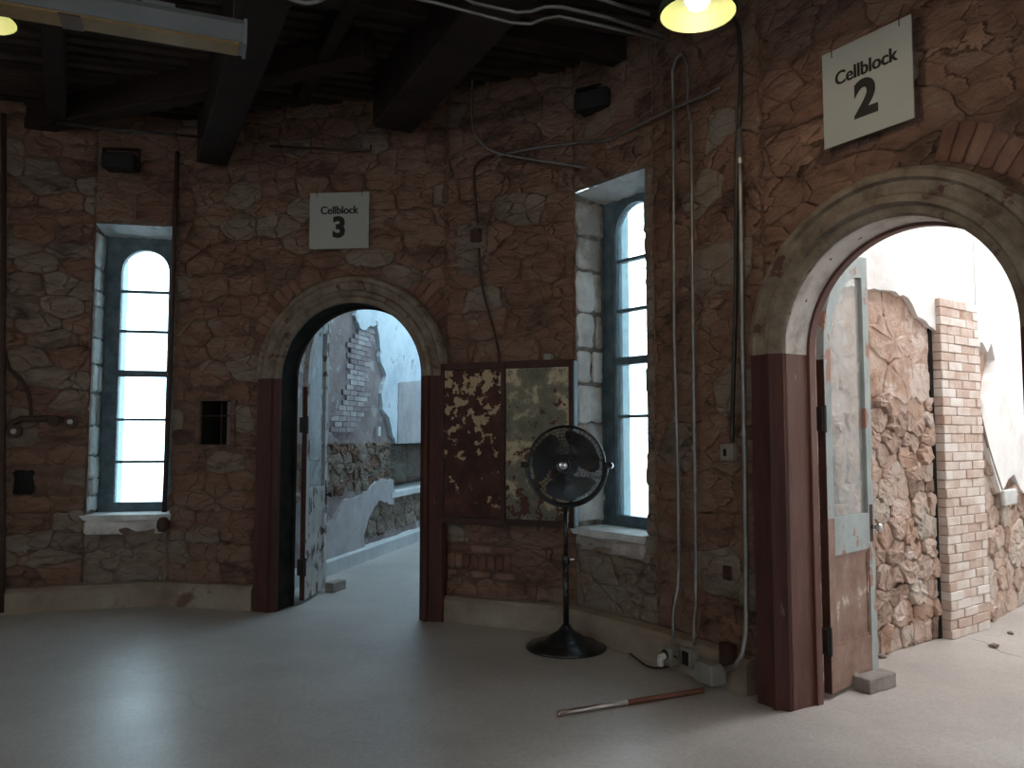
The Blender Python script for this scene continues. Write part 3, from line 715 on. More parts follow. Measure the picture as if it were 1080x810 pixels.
angD = atan2(5.062 - 4.614, 2.279 - 1.802)
leaf('open half-arched door leaf, blue-grey paint peeling above brown panel, in the Cellblock 2 doorway', DD, AD, (.17, .40), angD, .64, .66, 2.0, M['leafpaint'], M['leafbrown'], M['leafedge'], 1, M['chrome'])
hb = P_off(DB, AB, -1.27, .376); he = P_off(DB, AB, -1.37, 1.0)
leaf('open half-arched door leaf with flaking pale paint in the Cellblock 3 doorway', DB, AB, (-1.27, .38), atan2(he[1] - hb[1], he[0] - hb[0]), .63, .66, 2.0, M['leafgrey'], M['leafgrey'], M['leafedge'], 1, M['galv_dark'])

def brick_block(label, c, rz, sx, sy, sz, m, name='brick', cat='brick'):
    bm = bmesh.new(); bmesh.ops.create_cube(bm, size=1)
    bmesh.ops.subdivide_edges(bm, edges=bm.edges[:], cuts=2, use_grid_fill=True)
    for v in bm.verts:
        v.co = Vector((v.co.x * sx, v.co.y * sy, (v.co.z + .5) * sz)); k = .004 * noise.noise_vector(v.co * 23)
        v.co += Vector((k.x, k.y, k.z if v.co.z > .01 else 0))
    bmesh.ops.bevel(bm, geom=[e for e in bm.edges if e.calc_face_angle(0) > 1], offset=.006, segments=1, affect='EDGES')
    g = ([tuple(v.co) for v in bm.verts], [tuple(l.index for l in f.verts) for f in bm.faces]); 
    bm.verts.index_update(); bm.free()
    return tag(obj(name, g, m, None, False, (c[0], c[1], 0), rz), label, cat)
brick_block('grey stone block wedged against the Cellblock 2 door leaf', (2.165, 4.80), radians(33), .27, .11, .085, M['brickgrey'], 'door_stop', 'door stop')
q = P_off(DB, AB, -1.25, 1.02)
brick_block('grey block holding the Cellblock 3 door leaf open', q, radians(70), .22, .10, .09, M['brickgrey'], 'door_stop', 'door stop')

# ------------------------------------------------------------------ corridor of cellblock 2
rng = random.Random(77)
CP = P_off(DD, AD, -.14, 0)
CA = AD - 93
c2 = wall_root('wall_corridor_left', CP, CA)
EDGE = 2.27                                             # brick pier from here
grid_wall(c2, 'rubble_core', .14, 3.05, 0, 2.75, M['mortar_pink'], amp=.03)
def z_edge(x): return 2.5 - .05 * max(0, x - 1.6)
def lowz(x, z): return z < 1.72 + .22 * noise.noise(Vector((x * 2.3, 4.1, 0)))
lay_stones(c2, cells(.3, EDGE, .0, 2.2, .215, .135, rng, asp=1.35, mask=lowz), M['stone_pink'], rng, H=(.012, .045), gap=.003, jit=.045, m2=M['mortar_pink'], p2=.3, sm=False)
lay_stones(c2, cells(.3, EDGE, 1.3, 2.6, .42, .26, rng, asp=1.3, mask=lambda x, z: not lowz(x, z)), M['mortar_pink'], rng, H=(.004, .022), gap=.001, jit=.03, sm=False)
# brick pier standing proud
pr = wall_root('wall_brick_pier', P_off(CP, CA, EDGE + .03, -.08), CA)
obj('pier_core', box(0.01, .61, .004, .14, 0, 2.55), M['mortar_pink'], pr)
z = 0; k = 0
while z < 2.52:
    x = 0 if k % 2 == 0 else -.0
    ws = [.20, .20, .19] if k % 2 == 0 else [.10, .20, .20, .08]
    for w_ in ws:
        if z > 2.35 and rng.random() < .35: x += w_ + .007; continue
        e = rng.uniform(0, .012)
        obj('brick', box(x, x + w_, -e, .08, z + .002, z + .065, .004), M['brick_pale'], pr); x += w_ + .008
    z += .069; k += 1
obj('pier_crack', box(-.045, -.005, .06, .075, 0, 2.5), M['void'], pr)  # near-black strip paints the dark crack beside the pier
# white plaster above, ragged lower edge
def wp(root, y, *pts): return [on_wall(root, px, py, y) for px, py in pts]
up = wp(c2, -.05, (880, 300), (912, 303), (935, 306), (958, 314), (968, 334), (984, 346), (992, 352), (1000, 338), (1012, 331))
poly = ragged(up, rng, .015, .05)
poly = [(.14, poly[0][1])] + poly + [(3.0, poly[-1][1]), (3.0, ZT), (.14, ZT)]
obj('plaster', tri_sheet(poly, -.05, .02), M['plaster'], c2)
# splayed far part of the wall
s0 = P_off(CP, CA, 2.93, 0); s1 = P_off(CP, AD - 90, 7.0, .95)
aS = math.degrees(atan2(s0[1] - s1[1], s1[0] - s0[0])); wS = hypot(s1[0] - s0[0], s1[1] - s0[1])
c3 = wall_root('wall_corridor_far_left', s0, aS)
grid_wall(c3, 'rubble_core', 0, wS + 5, 0, ZT, M['mortar_pink'], amp=.03, step=.12)
lay_stones(c3, cells(.02, wS, .0, 1.6, .26, .16, rng, asp=1.35), M['stone_pink'], rng, H=(.008, .04), gap=.004, jit=.04, limit=200, sm=False)
lo = wp(c3, -.02, (1031, 362), (1036, 372), (1040, 362), (1044, 380), (1030, 440), (1036, 470), (1044, 500), (1050, 520), (1058, 505), (1064, 500), (1071, 515), (1075, 520))
poly = [(.0, lo[0][1])] + ragged(lo, rng, .02, .12) + [(wS + 5, lo[-1][1]), (wS + 5, ZT), (0, ZT)]
obj('plaster', tri_sheet(poly, -.06, .02), M['plaster'], c3)
# crack running down the far plaster
cr = wp(c3, -.045, (1028, 420), (1034, 445), (1040, 470), (1046, 490), (1052, 508), (1056, 520))
obj('crack', tube([(x, -.056, z) for x, z in cr], .012, 6), M['rubble'], c3)
sq = wp(c3, -.05, (1054, 517), (1068, 531))
obj('light_patch_block', box(sq[0][0], sq[1][0], -.09, -.055, sq[1][1], sq[0][1], .01), M['sill'], c3)  # pale block stands in for a patch of window light
# right side and ends and ceiling of the corridor (out of sight, they hold the light)
def plain_wall(name, P, a, w, m, z1=4.9, th=.12):
    r = wall_root(name, P, a); obj('wall_face', box(0, w, 0, th, 0, z1), m, r); return r
e0 = P_off(DD, AD, 2.1, .35)
plain_wall('wall_corridor_right', P_off(DD, AD, 2.1, 9.2), AD + 90, 8.8, M['plaster'])
plain_wall('wall_corridor_end', P_off(DD, AD, -4.5, 9.3), AD, 7.0, M['plaster'])
def slab(name, P, a, x0, x1, y0, y1, z, m, hole=None):
    r = empty(name, (P[0], P[1], 0), -radians(a)); r['kind'] = 'structure'
    if hole:
        hx0, hx1, hy0, hy1 = hole
        g = join(box(x0, hx0, y0, y1, z, z + .1), box(hx1, x1, y0, y1, z, z + .1), box(hx0, hx1, y0, hy0, z, z + .1), box(hx0, hx1, hy1, y1, z, z + .1))
    else: g = box(x0, x1, y0, y1, z, z + .1)
    obj('ceiling_slab', g, m, r); return r
slab('ceiling_corridor_right', DD, AD, -3.0, 2.2, .3, 9.4, 4.8, M['plaster'], (.55, 1.0, 1.6, 7.8))
# back side of the doorway wall seen from the corridor closes the gap between walls
slab_b = empty('wall_corridor_front', (DD[0], DD[1], 0), -radians(AD)); slab_b['kind'] = 'structure'
obj('wall_face', join(box(-.6, ARD[0] - ARD[1] - .04, .26, .33, 0, 4.9), box(ARD[0] + ARD[1] + .04, 2.2, .26, .33, 0, 4.9), box(ARD[0] - ARD[1] - .04, ARD[0] + ARD[1] + .04, .26, .33, ARD[2] + ARD[1] + .08, 4.9)), M['mortar_pink'], slab_b)

# ------------------------------------------------------------------ corridor of cellblock 3
rng = random.Random(91)
BP = P_off(DB, AB, -1.75, 0)
b2 = wall_root('wall_cell_left', BP, AB - 90)
nzs, nzt = .76, 1.42
nxs = 3.62
grid_wall(b2, 'render_face', .14, 10, 0, ZT, M['render_grey'], [(nxs, 10, nzs, nzt)], amp=.03, step=.1)
# exposed brick high, rubble in the middle band, lilac plaster low
def in_poly(x, z, P):
    c = False; n = len(P)
    for i in range(n):
        a, b = P[i], P[i - 1]
        if (a[1] > z) != (b[1] > z) and x < (b[0] - a[0]) * (z - a[1]) / (b[1] - a[1]) + a[0]: c = not c
    return c
bp = wp(b2, -.01, (348, 455), (348, 440), (362, 425), (366, 395), (366, 365), (378, 350), (384, 335), (392, 350), (386, 400), (388, 430), (370, 456))
z = min(p[1] for p in bp); k = 0
while z < max(p[1] for p in bp):
    x = min(p[0] for p in bp) + (.1 if k % 2 else 0)
    while x < max(p[0] for p in bp):
        if in_poly(x + .1, z + .03, bp): obj('brick', box(x, x + .194, -.020 - rng.uniform(0, .006), .02, z, z + .056, .003), M['brick_grey'], b2)
        x += .2
    z += .062; k += 1
rp_ = wp(b2, -.01, (342, 520), (342, 470), (414, 470), (414, 512), (390, 522))
zr0 = min(p[1] for p in rp_); zr1 = max(p[1] for p in rp_)
lay_stones(b2, cells(1.0, 3.6, .85, 1.42, .22, .11, rng, asp=1.4), M['stone_grey'], rng, H=(.01, .045), gap=.004, jit=.04, sm=False, m2=M['stone'], p2=.3)
lay_stones(b2, cells(2.7, 6.2, .25, .72, .34, .22, rng, asp=1.3), M['stone_grey'], rng, H=(.01, .03), gap=.008)
lo = wp(b2, -.03, (336, 600), (336, 560), (352, 548), (362, 528), (380, 522), (400, 505), (414, 506), (414, 532), (398, 528), (388, 545), (382, 565), (384, 578), (372, 590))
obj('plaster_patch', tri_sheet(ragged(lo, rng, .012, .06, closed=True), -.05, .02), M['plaster_old'], b2)
bl = wp(b2, -.03, (374, 322), (374, 338), (381, 348), (396, 342), (399, 360), (400, 382), (406, 396), (401, 415), (402, 432), (409, 440), (412, 455), (416, 468))
top_ = [(9.9, nzt), (9.9, ZT), (bl[0][0] - .05, ZT)]
obj('plaster_blue', tri_sheet(ragged(bl, rng, .02, .06, keep=()) + top_, -.05, .02), M['plaster_blue'], b2)
gp_ = wp(b2, -.05, (420, 404), (443, 401), (443, 466), (419, 468))
obj('lower_panel', tri_sheet(ragged(gp_, rng, .01, .08, closed=True), -.062, .0), M['plaster_old'], b2)
# deep shelf recess with sill
obj('recess_back', box(nxs - .05, 10, .45, .5, nzs - .05, nzt + .05), M['stone_grey'], b2)
obj('recess_side', box(nxs - .06, nxs, .0, .5, nzs - .05, nzt + .05), M['sill'], b2)
obj('recess_top', box(nxs - .05, 10, .0, .5, nzt, nzt + .05), M['render_grey'], b2)
obj('sill', box(nxs - .04, 10, -.06, .46, nzs - .07, nzs), M['sill'], b2)
for k in range(3):
    xx = nxs + .25 + k * .75
    obj('stone', xf(stone_geo(rect(xx, xx + .7, nzs + .02, nzt - .03), rng, .05, .01), Matrix.Translation((0, .45, 0))), M['stone_grey'], b2, True)
curb('baseboard_corridor', [P_off(BP, AB - 90, .5, -.02), P_off(BP, AB - 90, 3, -.02), P_off(BP, AB - 90, 10, -.02)], M['plinth_pale'], .17, .06)
obj('socket_plate', box(*[on_wall(b2, 399, 452, -.04)[0] + d for d in (-.04, .04)], -.06, -.02, 1.5, 1.62, .004), M['whiteplastic'], b2)
plain_wall('wall_cell_right', P_off(DB, AB, .14, 10.2), AB + 90, 9.9, M['plaster_blue'])
plain_wall('wall_cell_end', P_off(DB, AB, -3.2, 10.2), AB, 4.0, M['plaster_blue'])
slab('ceiling_corridor_back', DB, AB, -2.4, .27, .3, 10.3, 4.8, M['plaster_blue'], (-1.0, -.5, 1.8, 8.6))
slab_c = empty('wall_cell_front', (DB[0], DB[1], 0), -radians(AB)); slab_c['kind'] = 'structure'
obj('wall_face', join(box(-2.0, ARB[0] - ARB[1] - .04, .28, .35, 0, 4.9), box(ARB[0] + ARB[1] + .04, .25, .28, .35, 0, 4.9), box(ARB[0] - ARB[1] - .04, ARB[0] + ARB[1] + .04, .28, .35, ARB[2] + ARB[1] + .08, 4.9)), M['render_grey'], slab_c)

# ------------------------------------------------------------------ ceiling: dark slatted deck on beams
ceil = empty('ceiling', (-2.5, 2, 0), radians(17)); ceil['kind'] = 'structure'
room = [K0, K1, (-.7, 6.62), K2, K3, PD] + [tuple(p) for p in ring[::-1]]
ci, si = cos(radians(17)), sin(radians(17))
room_l = [((x + 2.5) * ci + (y - 2) * si, -(x + 2.5) * si + (y - 2) * ci) for x, y in room]
dk = tri_sheet(room_l, 4.50, 4.56)
obj('deck', ([(v[0], v[2], v[1]) for v in dk[0]], dk[1]), M['slat'], ceil)
y = -3.4
while y < 5.2:
    xs_ = []
    for i in range(len(room_l)):
        a_, b_ = room_l[i], room_l[i - 1]; ym = y + .043
        if (a_[1] > ym) != (b_[1] > ym): xs_.append(a_[0] + (b_[0] - a_[0]) * (ym - a_[1]) / (b_[1] - a_[1]))
    if len(xs_) > 1 and max(xs_) - min(xs_) > .3: obj('slat', box(min(xs_) - .03, max(xs_) + .03, y, y + .085, 4.44, 4.50), M['slat'], ceil)
    y += .145
def beam(name, p0, p1, w, h, zb, label=None):
    p0 = Vector((p0[0], p0[1])); p1 = Vector((p1[0], p1[1])); d = p1 - p0; L = d.length
    g = box(0, L, -w / 2, w / 2, 0, h, .012)
    o = obj(name, g, M['timber'], None, False, (p0.x, p0.y, zb), atan2(d.y, d.x)); o['kind'] = 'structure'; return o
def beam_px(a, b, z, w, h, ext=0, ext0=.0):
    p = atZ(*a, z); q_ = atZ(*b, z); d = (q_ - p).normalized()
    beam('ceiling_beam', p - d * ext0, q_ + d * ext, w, h, z)
beam_px((222, 178), (283, 0), 3.93, .26, .51, 6.5, -.12)
beam_px((412, 140), (512, 25), 4.02, .34, .42, 6.5, -.05)
beam_px((8, 145), (330, 78), 4.22, .18, .28, .5, 1)
beam_px((338, 70), (375, 0), 4.26, .10, .24, 4, .8)
beam_px((430, 22), (700, 78), 4.28, .13, .2, .2, 1)
beam_px((60, 120), (55, 30), 4.22, .14, .28, 2, .3)

# ------------------------------------------------------------------ signs
def text_mesh(s, size, sx, off):
    c = bpy.data.curves.new('t', 'FONT'); c.body = s; c.size = size; c.align_x = 'CENTER'; c.offset = off; c.extrude = .0008; c.space_character = 1.0
    o = bpy.data.objects.new('t', c); COL.objects.link(o)
    dg = bpy.context.evaluated_depsgraph_get(); me = bpy.data.meshes.new_from_object(o.evaluated_get(dg))
    bpy.data.objects.remove(o)
    for v in me.vertices: v.co = Vector((v.co.x * sx, -v.co.z, v.co.y))
    if size < .15:      # small letters: heavier strokes without closing their counters
        bm = bmesh.new(); bm.from_mesh(me); g = bm.verts[:] + bm.edges[:] + bm.faces[:]
        for dx in (-.0022, .0022):
            r = bmesh.ops.duplicate(bm, geom=g); bmesh.ops.translate(bm, vec=(dx, -.0001 if dx > 0 else .0001, 0), verts=[q for q in r['geom'] if isinstance(q, bmesh.types.BMVert)])
        bm.to_mesh(me); bm.free()
    return me
def sign(label, root, pl, pr, y, tilt, num, w, h):
    (x0, z0), (x1, z1) = pl, pr
    c = Vector(((x0 + x1) / 2, y, (z0 + z1) / 2)); Mw = Matrix.Translation(root.location) @ Matrix.Rotation(root.rotation_euler.z, 4, 'Z')
    r = empty('sign', Mw @ Vector((c.x, c.y, c.z - h / 2)), root.rotation_euler.z + tilt); tag(r, label, 'sign')
    obj('panel', box(-w / 2, w / 2, -.004, .004, 0, h), M['sign'], r)
    for t, size, sx, off, zz in (('Cellblock', .104 * h / .53, .90, .0010, h * .62), (num, .262 * h / .53, 1.0, .011, h * .215)):
        me = text_mesh(t, size, sx, off); me.materials.append(M['ink'])
        o = bpy.data.objects.new('lettering', me); COL.objects.link(o); o.parent = r; o.location = (0.0, -.006, zz)
    for s in (-1, 1):
        obj('hanging_wire', tube([(s * w * .38, -.006, h - .035), (s * w * .38, -.007, h - .005), (s * w * .385, -.004, h + .02), (s * w * .39, .02, h + .07), (s * w * .39, .045, h + .09)], .0022, 6), M['iron'], r)
    return r
sB = [on_wall(rB, x, y, -.07) for x, y in ((328, 264), (388, 201))]
sign('white hanging sign reading Cellblock 3, above the farther doorway', rB, sB[0], sB[1], -.07, radians(8), '3', abs(sB[1][0] - sB[0][0]), sB[1][1] - sB[0][1])
sD0 = on_wall(rD, 870, 158, -.07); sD1 = on_wall(rD, 961, 15, -.07)
sign('white hanging sign reading Cellblock 2, above the nearer doorway', rD, sD0, sD1, -.07, 0, '2', sD1[0] - sD0[0], sD1[1] - sD0[1])

# ------------------------------------------------------------------ electrical cabinet
ec = empty('electrical_cabinet', (*P_off(PR, aR, 0, 0), 0), -radians(aR)); tag(ec, 'wide wall cabinet with two rust-eaten, paint-flaking doors behind the fan', 'cabinet')
cx0, cz1 = on_wall(rR, 466, 385, -.12); cx1, cz0 = on_wall(rR, 605, 556, -.12)
obj('body', box(cx0, cx1 - .015, -.085, -.0, cz0, cz1), M['rustframe'], ec)
mid = on_wall(rR, 530.5, 470, -.12)[0]
obj('frame', join(box(cx0 - .02, cx1, -.12, -.085, cz1 - .045, cz1 + .01), box(cx0 - .02, cx1, -.12, -.085, cz0 - .01, cz0 + .035), box(cx0 - .02, cx0 + .02, -.12, -.085, cz0, cz1), box(cx1 - .035, cx1, -.12, -.085, cz0, cz1), box(mid - .018, mid + .018, -.125, -.085, cz0, cz1)), M['rustframe'], ec)
for (xa, xb, mm) in ((cx0 + .02, mid - .018, M['rust']), (mid + .018, cx1 - .035, M['cream'])):
    d = obj('door', box(xa + .004, xb - .004, -.114, -.088, cz0 + .04, cz1 - .05), mm, ec)
    rv = []
    n_ = 7
    for i in range(n_):
        x = xa + .03 + (xb - xa - .06) * i / (n_ - 1)
        rv += [(x, cz1 - .068), (x, cz0 + .058)]
    for i in range(1, 11):
        z = cz0 + .06 + (cz1 - cz0 - .12) * i / 11; rv += [(xb - .018, z)]
    tag(obj('rivets', join(*[xf(lathe([(.006, 0), (.005, .003), (.0, .004)], 6, False, False), Matrix.Translation((x, -.114, z)) @ Matrix.Rotation(pi / 2, 4, 'X')) for x, z in rv]), M['rustframe'], d), kind='stuff')
obj('latch', box(mid - .03, mid + .03, -.14, -.12, (cz0 + cz1) / 2 - .03, (cz0 + cz1) / 2 + .0, .004), M['iron'], ec)
obj('lit_side_sheet', box(cx1 - .012, cx1, -.118, .0, cz0, cz1), M['blue_lit_side'], ec)  # sheet carrying the painted blue light of this side
obj('top_bracket', box(cx1 - .25, cx1 - .19, -.10, -.02, cz1 + .01, cz1 + .06, .004), M['boxgrey'], ec)

# ------------------------------------------------------------------ conduits and pipes
def conduit(label, pts, r, m, sm=0, name='conduit', cat='conduit', straps=(), strap_m=None, group=None):
    P_ = smooth_path(pts, 5) if sm else [Vector(p) for p in pts]
    o = P_[0]; root = empty(name, P_[0]); tag(root, label, cat, group)
    obj('tube', tube([p - o for p in P_], r, 10), m, root, True)
    for s in straps:
        p = Vector(s) - o
        obj('coupling', cyl(p - Vector((0, 0, .018)), p + Vector((0, 0, .018)), r * 1.45, 10), strap_m or m, root)
    return root
def W3(root, px, py, y):
    x, z = on_wall(root, px, py, y)
    return Matrix.Translation(root.location) @ Matrix.Rotation(root.rotation_euler.z, 4, 'Z') @ Vector((x, y, z))
yc = -.055
conduit('left one of two slim grey conduits beside the right window, kinked near its foot',
        [W3(rE, 720, 55, yc - .02), W3(rE, 713, 62, yc - .02), W3(rE, 709, 75, yc), W3(rE, 710, 110, yc), W3(rE, 711, 350, yc), W3(rE, 715, 500, yc), W3(rE, 716, 600, yc), W3(rE, 715, 620, yc), W3(rE, 710, 645, -.12), W3(rE, 710, 678, -.18)], .011, M['galv'], 0,
        straps=[W3(rE, 712.5, 442, yc), W3(rE, 711, 230, yc), W3(rE, 710.5, 165, yc)], strap_m=M['galv'])
conduit('second slim grey conduit from the right window, bent near its foot',
        [W3(rE, 720, 55, yc - .02), W3(rE, 725, 68, yc), W3(rE, 726, 90, yc), W3(rE, 725, 108, yc), W3(rE, 729, 130, yc), W3(rE, 731, 350, yc), W3(rE, 734, 590, yc), W3(rE, 734, 640, yc), W3(rE, 732, 655, -.12), W3(rE, 732, 680, -.175)], .0105, M['galv'], 0,
        straps=[W3(rE, 730, 255, yc), W3(rE, 731.5, 472, yc), W3(rE, 733, 515, yc), W3(rE, 734, 602, yc)], strap_m=M['galv'])
conduit('thick grey pipe beside the Cellblock 2 casing, curving into the floor boxes',
        [W3(rE, 779, 120, yc - .03), W3(rE, 781, 200, yc - .03), W3(rE, 783, 350, yc - .03), W3(rE, 785.5, 480, yc - .03), W3(rE, 787, 600, yc - .03), W3(rE, 787, 650, -.10), W3(rE, 786, 672, -.15), W3(rE, 783, 690, -.18), W3(rE, 776, 702, -.19), W3(rE, 766, 706, -.19)], .015, M['galv'], 0,
        straps=[W3(rE, 785, 457, yc - .03), W3(rE, 787, 583, yc - .03), W3(rE, 780.5, 170, yc - .03)], strap_m=M['galv'], name='pipe', cat='pipe')
conduit('black pipe coming down from the ceiling beside the lit pendant lamp',
        [W3(rE, 770, 12, yc - .10), W3(rE, 778, 30, yc - .08), W3(rE, 781, 60, yc - .06), W3(rE, 780, 120, yc - .05), W3(rE, 777, 160, yc - .02), W3(rE, 776, 300, yc), W3(rE, 773, 420, yc), W3(rE, 772, 466, yc)], .013, M['galv_dark'], 1, name='pipe', cat='pipe')
conduit('thin grey conduit climbing right over the right window to the slim vertical conduits',
        [W3(rR, 522, 165, -.05), W3(rR, 560, 157, -.05), W3(rR, 606, 151, -.05), W3(rC, 640, 148, -.05), W3(rC, 660, 139, -.05), W3(rE, 700, 119, -.06), W3(rE, 735, 104, -.06), W3(rE, 760, 92, -.07)], .010, M['galv'], 1)
conduit('dark rusty conduit running from the wall box up over the back pier',
        [W3(rR, 504, 238, -.05), W3(rR, 501, 205, -.05), W3(rR, 500, 182, -.05), W3(rR, 504, 172, -.05), W3(rR, 514, 166, -.05), W3(rR, 524, 164, -.05)], .011, M['iron'], 1)
conduit('dark cable sagging from the wall box down to the rusty cabinet',
        [W3(rR, 505, 262, -.05), W3(rR, 508, 300, -.05), W3(rR, 517, 335, -.05), W3(rR, 525, 365, -.05), W3(rR, 527, 385, -.05)], .010, M['iron'], 1, name='cable', cat='cable')
pz = 3.86
conduit('bare conduit dropping from the ceiling and curving to end above the right window',
        [W3(rR, 503, 28, -.10), W3(rR, 499, 60, -.10), W3(rR, 498, 95, -.10), W3(rR, 498, 128, -.10), W3(rR, 506, 148, -.09), W3(rR, 522, 160, -.08), W3(rR, 560, 168, -.08), W3(rR, 600, 174, -.08), W3(rR, 641, 181, -.08)], .011, M['galv'], 1)
conduit('upper of the two ceiling conduits jogging toward the pendant lamp', [atZ(*p, 3.95) for p in ((470, -12), (500, 3), (545, 13), (560, 12), (575, 7), (592, 7), (640, 18), (705, 40))], .011, M['galv'], 0)
conduit('lower of the two ceiling conduits jogging toward the pendant lamp', [atZ(*p, 3.95) for p in ((420, -6), (460, 3), (540, 24), (560, 25), (575, 19), (590, 17), (640, 28), (700, 42))], .011, M['galv'], 0)
conduit('short straight conduit at the ceiling right of the jogging pair', [atZ(*p, 4.0) for p in ((610, -8), (685, 15))], .011, M['galv'], 0)
conduit('small curved conduit at the ceiling above the long beam', [atZ(*p, 3.9) for p in ((290, -8), (310, 0), (325, 3), (338, 0), (352, -8))], .012, M['galv'], 1)
conduit('thin pipe lying under the ceiling above the left window', [atZ(*p, 4.0) for p in ((60, 130), (140, 138), (215, 145))], .012, M['galv_dark'], 0, name='pipe', cat='pipe')
conduit('thin rusty pipe under the ceiling above the Cellblock 3 sign', [W3(rB, 285, 154, -.07), W3(rB, 340, 157, -.07), W3(rB, 391, 159, -.07), W3(rB, 391, 153, -.07)], .010, M['iron'], 0, name='pipe', cat='pipe')
# left side
vpipe = conduit('dark vertical pipe just right of the left window ending in a lump', [W3(rB, 187, 160, -.07), W3(rB, 184, 250, -.07), W3(rB, 179, 400, -.07), W3(rB, 173, 540, -.07)], .020, M['iron'], 0, name='pipe', cat='pipe')
lump = W3(rB, 172, 553, -.07)
obj('end_cap', xf(lathe([(.0, -.07), (.04, -.06), (.055, -.02), (.05, .03), (.03, .06), (0, .065)], 12, False, False), Matrix.Translation(lump - vpipe.location)), M['iron'], vpipe, True)
conduit('full-height rusty pipe at the far left edge', [W3(rZ, 4, 120, -.09), W3(rZ, 3, 400, -.09), W3(rZ, 3, 560, -.09), W3(rZ, 2, 646, -.09)], .022, M['iron'], 0, name='pipe', cat='pipe', straps=[W3(rZ, 3, 560, -.09)])
vp = empty('valve_pipe', W3(rZ, 14, 455, -.05)); tag(vp, 'short horizontal water pipe with capped flanges left of the left window', 'pipe')
o_ = vp.location.copy()
L_ = lambda px, py, y=-.06: W3(rZ, px, py, y) - o_
obj('tube', tube([L_(8, 452), L_(14, 446), L_(22, 442), L_(58, 441), L_(74, 445)], .026, 12), M['iron'], vp, True)
nrm = Vector((sin(radians(-22)), cos(radians(-22)), 0))
for px, py, rr in ((57, 444, .045), (75, 445, .052), (16, 455, .055)):
    c_ = L_(px, py, -.06)
    fl = obj('flange', cyl(c_ - nrm * .06, c_ + nrm * .02, rr, 16), M['iron'], vp)
    obj('cap', cyl(c_ - nrm * .075, c_ - nrm * .058, rr * .42, 12), M['galv'] if px != 57 else M['iron'], fl)
conduit('bent hose hanging to the capped water pipe at far left', [W3(rZ, 5, 370, -.06), W3(rZ, 10, 388, -.06), W3(rZ, 22, 400, -.06), W3(rZ, 30, 415, -.06), W3(rZ, 33, 438, -.06)], .014, M['iron'], 1, name='hose', cat='hose')
hl = wall_root('wall_socket_hole', (rZ.location.x, rZ.location.y), -22)
obj('sooty_hole', stone_geo(rect(hx - .085, hx + .085, hz - .10, hz + .12), random.Random(3), .012, .004, None, .02, .0), M['void'], hl)
# black lumps at the ceiling line (old flood lights)
def flood(label, c, rz):
    r = empty('floodlight', c, rz); tag(r, label, 'floodlight')
    obj('housing', box(-.14, .14, -.10, .08, -.07, .07, .015), M['blackmatt'], r)
    obj('bracket', join(box(-.16, -.145, -.02, .02, -.05, .13), box(.145, .16, -.02, .02, -.05, .13), box(-.16, .16, -.02, .02, .12, .135)), M['blackmatt'], r)
    obj('lens', box(-.11, .11, -.108, -.10, -.05, .05, .003), M['blackmatt'], r)
flood('black floodlight in the dark corner above the right window', W3(rR, 628, 108, -.16), -radians(30))
flood('black floodlight in the dark above the left window', W3(rA, 128, 172, -.16), -radians(-5))

# boxes
def jbox(label, root, px, py, y, w, h, d, m=None, port=True, name='junction_box', cat='junction box'):
    c = W3(root, px, py, y); r = empty(name, c, root.rotation_euler.z); tag(r, label, cat)
    obj('body', box(-w / 2, w / 2, -d, 0, -h / 2, h / 2, .006), m or M['boxgrey'], r)
    if port: obj('cover', join(box(-w / 2 + .008, w / 2 - .008, -d - .003, -d, -h / 2 + .008, h / 2 - .008)), m or M['boxgrey'], r)
    return r
j1 = jbox('grey outlet box on the wall foot nearest the fan, with a round socket', rE, 711, 690, -.145, .105, .105, .07)
obj('socket', cyl((-.0, -.074, .008), (0, -.078, .008), .033, 18), M['blackmatt'], j1)
obj('plug', join(cyl((0, -.078, .0), (0, -.12, -.01), .02, 12), box(-.02, .02, -.125, -.10, -.06, -.01, .004)), M['whiteplastic'], j1)
j2 = jbox('grey open outlet box between the round socket box and the square box', rE, 732, 693, -.145, .11, .115, .06)
obj('opening', box(-.035, .02, -.068, -.062, -.04, .04), M['void'], j2)
j3 = jbox('square grey junction box lowest in the row at the foot of the thick pipe', rE, 757, 707, -.125, .15, .12, .12)
j4 = jbox('brown box turned sideways above the square floor box', rE, 772, 690, -.10, .10, .14, .06, M['rustframe'])
sw = jbox('small grey switch box at the end of the black pipe', rE, 772, 477, -.02, .10, .105, .05)
obj('toggle', box(-.012, .006, -.062, -.053, -.022, .02), M['void'], sw)
obx = jbox('small dark broken box low on the pier', rE, 770, 604, .012, .07, .085, .03, M['rustframe'])
wb = jbox('rusted conduit box on the wall above the cabinet', rR, 505, 250, -.0, .09, .11, .075, M['iron'])
pc = W3(rR, 497, 258, -.0)
tag(obj('wall_patch', stone_geo(rect(*[on_wall(rR, 484, 280)[0], on_wall(rR, 516, 280)[0]], on_wall(rR, 497, 292)[1], on_wall(rR, 497, 236)[1]), random.Random(2), .045, .004, None, .03, .2), M['stone_grey'], rR, True))
# power cable from the fan
fx, fy = .385, 5.70
cab = [(fx + .10, fy + .2, .012), (fx + .22, fy + .16, .012)] + [tuple(atZ(*p, .012)) for p in ((652, 680), (668, 692), (684, 703), (700, 704), (716, 698))]
jp = W3(rE, 711, 692, -.265)
conduit('black power cable trailing over the floor from fan to outlet box', [Vector(p) for p in cab] + [Vector((jp.x, jp.y, jp.z))], .006, M['blackmatt'], 1, name='power_cable', cat='cable')

